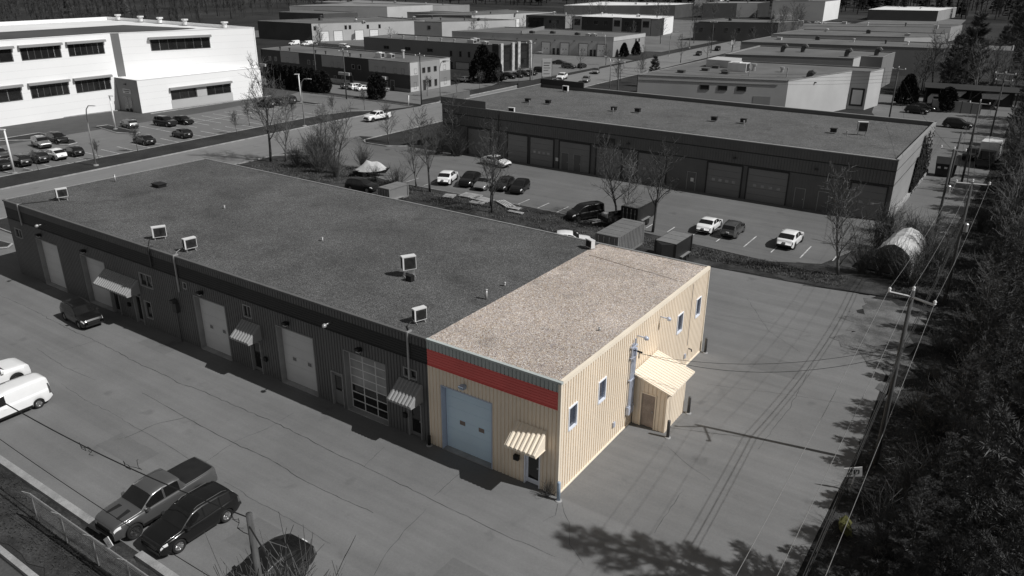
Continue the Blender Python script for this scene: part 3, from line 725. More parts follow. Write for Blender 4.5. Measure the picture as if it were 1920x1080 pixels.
def build_spec(kind):
    s = SPECS[kind]; L, W = s['L'], s['W']
    xs = set(round(i*L/46, 4) for i in range(47))
    for a in ('ws', 'rg', 'cover'):
        if s.get(a): xs.update(s[a])
    for a in s['side']: xs.update(a)
    xs.update(x for x, _ in s['top'])
    wx = (s['fo'], s['fo']+s['wb']); ra = s['r']*1.16
    for c in wx:
        for k in range(13): xs.add(round(c-ra+2*ra*k/12, 4))
    xs = sorted(x for x in xs if 0 <= x <= L)
    ys = [xs[0]]
    for x in xs[1:]:
        if x-ys[-1] > .012: ys.append(x)
    xs = ys
    zc = s['r']
    def low(x):
        z = interp([(0,.40),(.25,s['sill']),(L-.35,s['sill']),(L,.45)], x)
        for c in wx:
            if abs(x-c) < ra: z = max(z, zc+math.sqrt(max(0,ra*ra-(x-c)**2))*.98)
        return z
    def section(x):
        t = (x-L/2)/(L/2)
        w = W/2*(1-.05*abs(t)**3-.13*abs(t)**9)
        zl, zb, zt = low(x), interp(s['belt'], x), interp(s['top'], x)
        zl = min(zl, zb-.08); zt = max(zt, zb+.012)
        h = zt-zb
        g = lambda f: w*.945-s['tum']*h*f
        P = [(w*.96, zl), (w*.995, zl+.22*(zb-zl)), (w, zl+.5*(zb-zl)), (w*.992, zl+.8*(zb-zl)), (w*.965, zb-.012), (w*.945, zb+.002),
             (g(.1), zb+.1*h), (g(.5), zb+.5*h), (g(.86), zb+.86*h), (g(.96)*.965, zb+.97*h), (g(1)*.62, zt+min(.012,h*.1)), (g(1)*.3, zt+min(.018,h*.15)), (0, zt+min(.02,h*.17))]
        return P
    n = 13; rows = []
    for x in xs:
        P = section(x)
        rows.append([(L/2-x, y, z) for y, z in P]+[(L/2-x, -y, z) for y, z in reversed(P[:-1])])
    m = len(rows[0])
    verts = [p for r in rows for p in r]
    groups = {}
    def add(g, f): groups.setdefault(g, []).append(f)
    for i in range(len(xs)-1):
        xm = (xs[i]+xs[i+1])/2
        for j in range(m-1):
            k = j if j < n-1 else m-2-j      # mirrored index
            f = (i*m+j, i*m+j+1, (i+1)*m+j+1, (i+1)*m+j)
            sd = 'a' if j < n-1 else 'b'
            g = 'body'
            if k >= 9 and s['ws'][0] < xm < s['ws'][1]: g = 'windshield'
            elif k >= 9 and s['rg'] and s['rg'][0] < xm < s['rg'][1]: g = 'rear_window'
            elif k >= 9 and s.get('cover') and s['cover'][0] < xm < s['cover'][1]: g = 'bed_cover'
            elif k in (6, 7):
                for q, (a, c) in enumerate(s['side']):
                    if a < xm < c: g = 'side_window%d%s' % (q, sd)
            elif k == 0 and wx[0]+ra < xm < wx[1]-ra: g = 'sill'+sd
            if k in (3, 4) and .03 < xm < .42: g = 'headlight'+sd
            if k in (2, 3, 4) and L-.22 < xm < L-.012: g = 'taillight'+sd
            if kind == 'van' and k in (3, 4, 5, 6) and L-.2 < xm < L-.012: g = 'taillight'+sd
            add(g, f)
        add('underside', (i*m, (i+1)*m, (i+1)*m+m-1, i*m+m-1))
    add('body', tuple(range(m))); e = (len(xs)-1)*m; add('body', tuple(e+j for j in range(m-1,-1,-1)))
    out = []
    for g, fs in groups.items():
        idx = {}; b = MB()
        for f in fs:
            q = []
            for a in f:
                if a not in idx: idx[a] = len(b.v); b.v.append(verts[a])
                q.append(idx[a])
            b.f.append(tuple(q))
        nm = g[:-1] if g[-1] in 'ab' else g
        nm = nm.rstrip('0123456789')
        mm = {'body': 'PAINT', 'windshield': 'car_glass', 'rear_window': 'car_glass', 'side_window': 'car_glass', 'bed_cover': 'plastic_black', 'headlight': 'headlamp', 'taillight': 'tail_lamp', 'underside': 'plastic_black', 'sill': 'plastic_black'}[nm]
        out.append((nm, b.mesh(kind+'_'+nm, mm if mm != 'PAINT' else 'paint_black', True), mm))
    # grille, bumpers, plates, mirrors, handles
    hz = interp(s['top'], .1)
    b = MB(); b.box(L/2-.06, L/2+.012, -W*.27, W*.27, hz-.34, hz-.14); out.append(('grille', b.mesh('grille', 'plastic_black'), ''))
    b = MB(); b.box(L/2-.12, L/2+.03, -W*.38, W*.38, .34 if kind != 'pickup' else .5, .50 if kind != 'pickup' else .72); out.append(('front_bumper', b.mesh('front_bumper', 'plastic_black'), ''))
    b = MB(); b.box(-L/2-.03, -L/2+.12, -W*.40, W*.40, .42 if kind != 'pickup' else .55, .58 if kind != 'pickup' else .78); out.append(('rear_bumper', b.mesh('rear_bumper', 'plastic_black' if kind != 'pickup' else 'chrome'), ''))
    zp = {'suv': .8, 'coupe_suv': .82, 'sedan': .72, 'hatch': .74, 'pickup': .68, 'van': .75}[kind]
    b = MB(); b.box(-L/2-.045, -L/2+.05, -.16, .16, zp-.04, zp+.1); out.append(('licence_plate', b.mesh('licence_plate', 'plate'), ''))
    xm = L/2-s['side'][0][0]-.02; zb = interp(s['belt'], s['side'][0][0])
    for sg in (-1, 1):
        b = MB(); y0 = sg*W*.47
        b.hexa([(xm-.04,y0,zb+.02),(xm+.16,y0,zb+.02),(xm+.12,y0+sg*.2,zb+.04),(xm-.06,y0+sg*.2,zb+.04),(xm-.04,y0,zb+.14),(xm+.14,y0,zb+.13),(xm+.1,y0+sg*.2,zb+.19),(xm-.06,y0+sg*.2,zb+.19)])
        out.append(('mirror', b.mesh('mirror', 'plastic_black'), 'PAINT' if kind in ('coupe_suv', 'pickup') else ''))
        for a, c in s['side'][:2]:
            b = MB(); hx = L/2-c+.12; yy = sg*W*.5*.985
            b.box(hx-.1, hx+.1, min(yy-sg*.02,yy+sg*.02), max(yy-sg*.02,yy+sg*.02), zb-.16, zb-.12)
            out.append(('door_handle', b.mesh('door_handle', 'plastic_black'), 'PAINT'))
    if kind == 'suv':
        for sg in (-1, 1):
            b = MB(); b.tube([(L/2-2.1,sg*.62,1.64),(L/2-2.3,sg*.63,1.72),(L/2-3.7,sg*.63,1.70),(L/2-3.95,sg*.62,1.60)], .022, 5); out.append(('roof_rail', b.mesh('roof_rail', 'dark_metal'), ''))
    if kind == 'pickup':
        for sg in (-1, 1):
            b = MB(); b.hexa([(1.75,sg*.38-.13,1.245),(2.45,sg*.45-.1,1.2),(2.45,sg*.45+.1,1.2),(1.75,sg*.38+.13,1.245),(1.75,sg*.38-.13,1.335),(2.45,sg*.45-.08,1.275),(2.45,sg*.45+.08,1.275),(1.75,sg*.38+.13,1.335)])
            out.append(('hood_vent', b.mesh('hood_vent', 'plastic_black'), ''))
    # wheels
    r = s['r']
    b = MB(); b.lathe([(r*.62,-.1),(r*.9,-.11),(r,-.08),(r,.08),(r*.9,.11),(r*.68,.10),(r*.65,.02)], 22, 'y'); ty = b.mesh('tyre', 'tyre', True)
    def rim(m_):
        b = MB(); b.lathe([(r*.64,-.02),(r*.64,.075),(r*.56,.085),(r*.54,.03),(.01,.03)], 20, 'y')
        for k in range(5):
            t = 2*math.pi*k/5; cx, cz = math.cos(t), math.sin(t); px, pz = -cz*.05, cx*.05
            b.hexa([(cx*.04-px,.03,cz*.04-pz),(cx*r*.58-px*.7,.03,cz*r*.58-pz*.7),(cx*r*.58+px*.7,.03,cz*r*.58+pz*.7),(cx*.04+px,.03,cz*.04+pz),
                    (cx*.04-px,.075,cz*.04-pz),(cx*r*.58-px*.7,.085,cz*r*.58-pz*.7),(cx*r*.58+px*.7,.085,cz*r*.58+pz*.7),(cx*.04+px,.075,cz*.04+pz)])
        return b.mesh('rim', m_)
    rims = {'s': rim('rim_silver'), 'd': rim('rim_dark')}
    wl = [(L/2-c, sg*(W/2-.12), r) for c in wx for sg in (-1, 1)]
    return out, ty, rims, wl
BUILT = {}
PAINTED = {}
def car(kind, x, y, heading, paint, label, cat='car', group=None, sc=1., rims='s', detail=True, z=0.):
    """heading: direction of the nose in degrees, 0 = +X"""
    if kind not in BUILT: BUILT[kind] = build_spec(kind)
    parts, ty, rm, wl = BUILT[kind]
    nm = {'suv': 'parked_suv', 'coupe_suv': 'parked_suv', 'sedan': 'parked_sedan', 'hatch': 'parked_hatchback', 'pickup': 'pickup_truck', 'van': 'cargo_van'}[kind]
    sc *= .87 if (x > -60 and y < 60) else .94
    o = thing(nm, label, cat, (x,y,z), math.radians(heading), group, sc)
    for pn, me, mm in parts:
        if pn == 'hood_vent' and paint != 'pewter': continue
        if not detail and pn in ('door_handle', 'licence_plate', 'roof_rail'): continue
        q = me
        if mm == 'PAINT' and paint != 'black' or (mm == 'PAINT' and pn != 'body'):
            key = (me.name, paint)
            if key not in PAINTED:
                q = me.copy(); q.materials.clear(); q.materials.append(MATS['paint_'+paint]); PAINTED[key] = q
            q = PAINTED[key]
        place(q, pn, o)
    for (wx, wy, wz) in wl:
        w = place(ty, 'wheel', o, (wx,wy,wz), math.pi if wy < 0 else 0)
        place(rm[rims], 'rim', w)
    return o
# near cars
car('pickup',-14.18,-10.95,-90,'pewter','metallic grey crew cab pickup with black bed cover at the kerb','pickup',sc=.985,rims='d')
car('suv',-11.82,-10.9,-90,'black','glossy black SUV parked beside the grey pickup at the kerb','suv')
car('coupe_suv',-6.6,-11.3,-90,'black','black car behind the wooden pole and bare shrub','car',rims='d')
car('van',-28.2,-10.75,-90,'white','white windowless cargo van with a single door window','van')
car('pickup',-31.95,-10.65,90,'white','white pickup nose out beside the white cargo van','pickup',rims='d')
car('suv',-36.6,-2.1,-5,'black','black SUV driving past the roller doors of the dark row','suv',None,.92)
# white building's parking lot
G = 'cars nosed into the row along the road verge'
for y, k, p in ((13.3,'suv','charcoal'),(15.6,'sedan','charcoal'),(17.7,'suv','black'),(19.8,'suv','black'),(24.2,'hatch','black')):
    car(k,-86.2,y,180,p,'dark car parked in the row along the road verge','car',G,.86)
car('coupe_suv',-86.2,21.9,180,'white','white car among dark cars along the road verge','car',G,.86)
car('suv',-94.4,24.4,-8,'silver','light grey SUV beside a black SUV by the grass island','suv',None,.88)
car('suv',-95.4,27.0,0,'black','black SUV beside the light grey SUV by the grass island','suv',None,.88)
car('sedan',-92.5,18.2,0,'grey','grey sedan standing apart at the near end of the white building lot','sedan',None,.86)
car('suv',-97.2,38.6,170,'grey','grey SUV beside the white lamp post on its kerb island','suv',None,.86)
car('suv',-94.3,42.6,5,'black','boxy black SUV next to a small hatchback in the lot','suv',None,.92)
car('hatch',-93.4,45.0,5,'black','small black hatchback next to a boxy SUV in the lot','hatchback',None,.88)
car('sedan',-85.2,33.4,176,'black','black sedan alone beside the road verge','sedan',None,.9)
car('hatch',-84.9,39.0,176,'black','black hatchback alone beside the road verge','hatchback',None,.9)
for y in (62.6,65.0,67.4):
    car('suv',-95.6,y,178,'charcoal','dark SUV behind the tall bare tree, near the kerb island','suv','dark SUVs at the far end of the lot',.86)
car('pickup',-71.6,64.6,-96,'white','white pickup driving on the road','pickup',None,.84,'d')
# behind
for x, p, l in ((-99.6,'grey','grey SUV parked left of a white SUV by the striped building'),(-97.4,'white','white SUV between cars by the striped building')):
    car('suv',x,86.4,80,p,l,'suv',None,.8)
car('sedan',-95.4,86.2,80,'white','white sedan partly behind the clipped cedar','sedan',None,.8)
car('suv',-91.2,86.4,80,'silver','silver SUV right of the clipped cedar by the striped building','suv',None,.8)
# middle lot
car('coupe_suv',-39.2,41.4,112,'white','white crossover with black roof parked in the middle lot','suv',None,.97,'d')
car('coupe_suv',-36.6,42.1,-75,'black','black car with lumber in front of it','car',None,.95)
car('sedan',-34.4,42.0,-78,'silver','silver sedan between black cars behind the lumber','sedan',None,.93)
car('hatch',-32.4,42.8,-78,'charcoal','charcoal hatchback between the silver sedan and a black hatchback','hatchback',None,.93)
car('hatch',-30.4,42.9,-75,'black','black hatchback at the end of the row behind the lumber','hatchback',None,.95)
car('sedan',-39.3,51.0,-6,'white','white sedan standing across the roller doors of the dark building','sedan',None,.98)
car('sedan',-8.6,42.0,92,'white','white sedan with dark rear window beside a grey boxy SUV','sedan',None,.96)
car('suv',-6.3,41.9,92,'grey','grey boxy SUV with roof rack beside the white sedan','suv',None,.9)
car('coupe_suv',-1.2,42.1,90,'white','white crossover with black sunroof parked apart on the lot','suv',None,.97,'d')
G = 'dark cars behind the row building'
for x, y in ((-27.2,29.3),(-23.8,29.6),(-20.4,30.0)):
    car('sedan',x,y,25,'black','black sedan parked behind the dark row building','sedan',G,.95)
car('coupe_suv',-17.0,30.4,30,'white','white car half hidden behind the row building roof edge','car',None,.95)
car('suv',-44.6,33.2,10,'black','black SUV behind the row building beside an enclosed trailer','suv',None,.9)
# east lane
car('hatch',-2.6,122.5,-4,'black','black hatchback at the loading dock lane in front of another','hatchback',None,.95,detail=False)
car('sedan',-2.2,126.4,-4,'charcoal','dark sedan mostly hidden behind the loading dock hatchback','sedan',None,.95,detail=False)
car('suv',8.6,89.6,-100,'charcoal','dark SUV beside the box truck in the lane','suv',None,.9,detail=False)
car('suv',4.6,112,0,'black','black SUV under the trees at the far end of the lane','suv',None,.95,detail=False)
# cars around the glass fronted building
G = 'dark cars in front of the glass fronted building'
for i, (x, y) in enumerate(((-83.2,115.2),(-82.6,117.6),(-82.2,120),(-82,122.5),(-82,125),(-82.6,130.6))):
    car('suv' if i % 2 else 'sedan',x,y,0,'black' if i % 3 else 'charcoal','dark car in the row before the glass fronted building','car',G,.8,detail=False)
FC = [('sedan',-87,146.5,20,'charcoal','dark sedan by the roller doors behind the pylon sign'),('suv',-81.2,141,10,'grey','grey car seen past the pylon sign post'),('hatch',-79,143.6,95,'black','black hatchback seen from behind near the roller doors'),
 ('pickup',-72.3,122.8,-75,'white','white pickup on the road behind the roof parapet'),('suv',-71.3,136.3,-70,'silver','light SUV on the far stretch of road'),('suv',-66.3,122.6,-72,'silver','silver SUV turning at the far junction'),
 ('hatch',-87.2,107.6,160,'white','white hatchback beside the big dark evergreen'),('hatch',-67,188,-80,'charcoal','dark car far along the road'),('suv',-67.5,204,-80,'black','black SUV far along the road'),
 ('suv',-64.5,222,60,'white','white SUV by the far dark building'),('van',-176,140,-90,'white','white van left of its twin at the far roller doors'),('van',-172,141.5,-90,'white','white van right of its twin at the far roller doors'),
 ('van',-157,142,0,'white','white panel van beside the far wooden shed'),('hatch',-169,232,0,'black','black hatchback before white roller doors')]
for k, x, y, hd, p, l in FC: car(k,x,y,hd,p,l,{'suv':'suv','pickup':'pickup','van':'van','sedan':'sedan','hatch':'hatchback'}[k],None,.82,detail=False)
rnd = random.Random(11)
for i in range(40):
    x, y = rnd.uniform(-92,-66), rnd.uniform(300,345)
    car(rnd.choice(['suv','sedan','hatch']),x,y,rnd.choice([0,180]),rnd.choice(['white','silver','white','charcoal']),'small distant car in the far car park','car','cars in the far car park',.9,detail=False)
for i in range(26):
    x, y = rnd.uniform(-232,-205), rnd.uniform(172,215)
    car(rnd.choice(['suv','van','pickup']),x,y,rnd.choice([0,90,35]),rnd.choice(['white','silver','grey','charcoal']),'distant vehicle in the cluttered far yard','vehicle','vehicles in the far yard',.9,detail=False)

for i in range(24):
    x, y = rnd.choice([(rnd.uniform(-160,-134),rnd.uniform(150,176)),(rnd.uniform(-60,-50),rnd.uniform(205,240)),(rnd.uniform(-152,-112),rnd.uniform(196,228)),(rnd.uniform(-44,0),rnd.uniform(199,206))])
    car(rnd.choice(['suv','sedan','van','hatch']),x,y,rnd.choice([0,90,100,170]),rnd.choice(['white','silver','grey','charcoal','black']),'parked vehicle between the mid distance warehouses','vehicle','vehicles between the mid distance warehouses',.85,detail=False)
# box truck, containers, trailers, tent, boat ------------------------------------------------
t = thing('box_truck','white box truck with dark cab facing down the lane','truck',(10.6,87.0,0),math.radians(-95),None,.9)
b = MB(); b.box(-3.2,1.1,-1.15,1.15,.95,3.3); b.build('cargo_box','paint_white',t)
b = MB(); b.hexa([(1.2,-1.0,.5),(3.1,-.95,.5),(3.1,.95,.5),(1.2,1.0,.5),(1.2,-.95,2.3),(2.1,-.85,2.25),(2.1,.85,2.25),(1.2,.95,2.3)]); b.box(2.4,3.35,-.9,.9,.5,1.25); b.build('cab','paint_charcoal',t)
b = MB(); b.hexa([(2.15,-.8,2.2),(2.95,-.85,1.3),(2.95,.85,1.3),(2.15,.8,2.2),(2.2,-.78,2.22),(3.02,-.83,1.32),(3.02,.83,1.32),(2.2,.78,2.22)]); b.build('windshield','car_glass',t)
b = MB(); b.box(-3.2,2.6,-.45,.45,.5,.9); b.build('chassis','black_metal',t)
for wx in (-2.2,2.5):
    for sg in (-1,1): place(BUILT['pickup'][1],'wheel',t,(wx,sg*.95,.42))
def container(name, label, x, y, rz, L, W, H, m, roof_m, wheels=False, group=None, nose=False, z0=0.):
    o = thing(name, label, 'trailer' if wheels else 'container', (x,y,0), rz, group)
    zb = .55 if wheels else .06+z0
    ux = (lambda u, z, d: (u, -W/2-d, z)), (lambda u, z, d: (u, W/2+d, z)), (lambda u, z, d: (L/2+d, u, z)), (lambda u, z, d: (-L/2-d, u, z))
    for k, F in enumerate(ux):
        b = MB(); a = L/2 if k < 2 else W/2
        if wheels: fbox(b, F, -a, a, zb, H, -.04, 0)
        else: ribbed(b, F, -a, a, zb+.12, H-.1, (), .28, .036, .14, groove=False)
        b.build('wall' if k != 3 else 'door_end', m, o)
    b = MB()
    for sx in (-1,1):
        for sy in (-1,1): b.box(sx*L/2-.07,sx*L/2+.07,sy*W/2-.07,sy*W/2+.07,zb,H)
    for sy in (-1,1): b.box(-L/2,L/2,sy*W/2-.05,sy*W/2+.055,zb-.05,zb+.12); b.box(-L/2,L/2,sy*W/2-.05,sy*W/2+.055,H-.1,H)
    for sx in (-1,1): b.box(sx*L/2-.05,sx*L/2+.055,-W/2,W/2,zb-.05,zb+.12); b.box(sx*L/2-.05,sx*L/2+.055,-W/2,W/2,H-.1,H)
    b.build('frame', m, o)
    b = MB()
    nr = max(2, int(L/.5))
    for i in range(nr): b.box(-L/2+L*i/nr+.01,-L/2+L*(i+1)/nr-.01,-W/2,W/2,H-.03,H+.012+.008*(i%2))
    b.build('roof', roof_m, o)
    for k in range(4):
        b = MB(); y_ = -W/2+W*(k+.5)/4; b.tube([(-L/2-.08,y_,zb+.15),(-L/2-.08,y_,H-.15)], .025, 6); b.box(-L/2-.1,-L/2-.06,y_-.05,y_+.05,zb+.9,zb+1.0); b.build('lock_bar','galvanised',o)
    if nose:
        b = MB(); b.prism([(L/2,-W/2),(L/2+.7,0),(L/2,W/2)], zb, H-.02); b.build('nose', m, o)
    if wheels:
        b = MB(); b.box(L/2,L/2+1.2,-.05,.05,.45,.55); b.build('tow_bar','black_metal',o)
        for sg in (-1,1):
            for wx in (-.4,.4): place(BUILT['sedan'][1],'wheel',o,(wx-L*.08,sg*(W/2+.08),.33)); 
            b = MB(); b.box(-L*.08-.85,-L*.08+.85,sg*(W/2+.08)-.13,sg*(W/2+.08)+.13,.68,.74); b.build('mudguard','galvanised',o)
    return o
R90 = math.radians(90)
container('shipping_container','grey steel shipping container with barred doors behind the beige roof',-12.95,32.1,math.radians(90),5.0,2.0,2.02,'container_grey','container_grey')
container('enclosed_trailer','black enclosed trailer with pale flat roof behind bare trees',-14.9,39.9,math.radians(89),3.9,1.6,2.05,'trailer_black','roof_far',True)
container('enclosed_trailer','black enclosed trailer with pointed nose behind the beige unit',-8.1,32.2,math.radians(-92),3.1,1.8,2.05,'trailer_black','trailer_grey',True,None,True)
container('enclosed_trailer','small grey enclosed trailer with silver mudguard behind the dark roof',-38.5,31.6,math.radians(88),2.7,1.45,1.85,'trailer_grey','trailer_grey',True)
t = thing('dumpster','black steel dumpster with white labels beside the lane','dumpster',(6.9,77.6,0),.1)
b = MB(); b.hexa([(-1,-.7,.1),(1,-.7,.1),(1,.6,.1),(-1,.6,.1),(-1.1,-.85,1.5),(1.1,-.85,1.5),(1.1,.8,2.0),(-1.1,.8,2.0)]); b.build('bin','trailer_black',t)
b = MB(); b.hexa([(-1.12,-.9,1.5),(1.12,-.9,1.5),(1.12,.82,2.0),(-1.12,.82,2.0),(-1.12,-.9,1.56),(1.12,-.9,1.56),(1.12,.82,2.08),(-1.12,.82,2.08)]); b.build('lid','black_metal',t)
for k in (-.7,0,.6):
    b = MB(); b.box(k-.16,k+.16,-.86,-.83,1.0,1.22); b.build('label_plate','plate',t)
t = thing('garage_tent','arched garage tent with white roof and grey front sheet','tent',(7.4,39.6,0),math.radians(-4))
b = MB(); arc = [(-1.55,0),(-1.5,1.15),(-1.2,1.75),(-.6,2.25),(0,2.45),(.6,2.25),(1.2,1.75),(1.5,1.15),(1.55,0)]
rnd = random.Random(3); ny = 9
rows = [[(x+rnd.gauss(0,.025), 5.6*j/(ny-1), z*(1+(.012 if j % 2 else -.012))) for x, z in arc] for j in range(ny)]
b.v = [p for r in rows for p in r]; b.f = [(j*9+i,j*9+i+1,(j+1)*9+i+1,(j+1)*9+i) for j in range(ny-1) for i in range(8)]
b.build('cover','tarp_white',t)
for y_ in (-.02,5.62):
    b = MB(); b.add([(x,y_,z) for x,z in arc],[tuple(range(9))]); b.build('end_sheet','tarp_grey',t)
t = thing('covered_boat','boat on a trailer under a peaked white tarpaulin','boat',(-48.2,38.4,0),math.radians(35),None,.8)
b = MB(); rnd = random.Random(4)
ring = [(-2.6,0,.9),(-1.8,-.95,.8),(0,-1.1,.75),(1.6,-.8,.85),(2.9,0,1.2),(1.6,.8,.85),(0,1.1,.75),(-1.8,.95,.8)]
mid = [(x*.55+rnd.gauss(0,.12), y*.55+rnd.gauss(0,.08), z+.7+.25*(x+2.6)/5+rnd.gauss(0,.12)) for x, y, z in ring]
b.v = ring+mid+[(-.5,.1,2.3),(1.0,.1,2.1)]
b.f = [(i,(i+1)%8,8+(i+1)%8,8+i) for i in range(8)]+[(8+i,8+(i+1)%8,16 if i in (0,1,6,7) else 17) for i in range(8)]+[(9+1,16,17),(14,17,16)]
tp = b.build('tarpaulin','tarp_white',t)
sm = tp.modifiers.new('folds','SUBSURF'); sm.levels = sm.render_levels = 1; sm.subdivision_type = 'CATMULL_CLARK'
b = MB(); b.hexa([(-2.4,-.5,.4),(2.2,-.2,.5),(2.2,.2,.5),(-2.4,.5,.4),(-2.5,-.9,.9),(2.8,-.2,1.2),(2.8,.2,1.2),(-2.5,.9,.9)]); b.build('hull','paint_charcoal',t)
b = MB(); b.box(-2.4,3.4,-.06,.06,.35,.45); b.build('trailer_frame','galvanised',t)
for sg in (-1,1): place(BUILT['hatch'][1],'wheel',t,(-.8,sg*.9,.33))
car('van',-19.8,38.4,-118,'black','black van with rounded roof beside the small utility trailer','van',None,.92,'d')
t = thing('utility_trailer','small open black utility trailer with a white bucket on it','trailer',(-16.6,38.4,0),math.radians(62))
b = MB(); b.box(-1.4,1.4,-.8,.8,.5,.58); b.box(-1.4,1.4,-.84,-.78,.55,1.0); b.box(-1.4,1.4,.78,.84,.55,1.0); b.box(1.36,1.42,-.8,.8,.55,1.3); b.box(-1.42,-1.36,-.8,.8,.55,.95); b.build('bed','trailer_black',t)
b = MB(); b.box(-2.6,-1.4,-.05,.05,.45,.53); b.build('tow_bar','galvanised',t)
for sg in (-1,1):
    w = place(BUILT['sedan'][1],'wheel',t,(.2,sg*.98,.33), math.pi if sg < 0 else 0); place(BUILT['sedan'][2]['s'],'rim',w)
b = MB(); b.lathe([(.28,0),(.32,.55),(.33,.6)], 14); o = b.build('bucket','tarp_white',None,True); o.location = (-17.3,37.6,.6); tag(o,'white bucket standing on the small utility trailer','bucket')
rnd = random.Random(21)
def boards(x, y, rz, n, L, label, m='wood_plank', frame=False):
    o = thing('lumber_stack' if not frame else 'wooden_pallet', label, 'lumber' if not frame else 'pallet', (x,y,.05), rz)
    for i in range(n):
        b = MB(); w = .16; y0 = (i-n/2)*.26; b.box(-L/2,L/2,y0,y0+w,.1,.14); b.build('plank', m, o)
    for k in (-.42,0,.42):
        b = MB(); b.box(k*L-.05,k*L+.05,-n*.13,n*.13-.06,.0,.1); b.build('bearer', m, o)
boards(-35.2,36.6,.3,5,1.2,'wooden pallet lying apart in the grass by a tree','wood_plank',True)
boards(-33.4,38.0,.05,6,2.2,'stack of planks in the grass before the black car')
boards(-31.6,37.6,-.1,5,2.4,'stack of planks in the grass before the silver sedan')
boards(-31.3,36.2,.2,4,1.6,'short planks lying in the grass near the roof edge')
boards(-28.6,37.6,-.5,4,2.6,'crossed timber beside the thin tree in the grass')
boards(-27.2,36.9,.05,3,1.5,'small timber pile at the edge of the lot')
boards(-26.2,35.8,.03,2,1.7,'two pale boards lying alone in the grass')
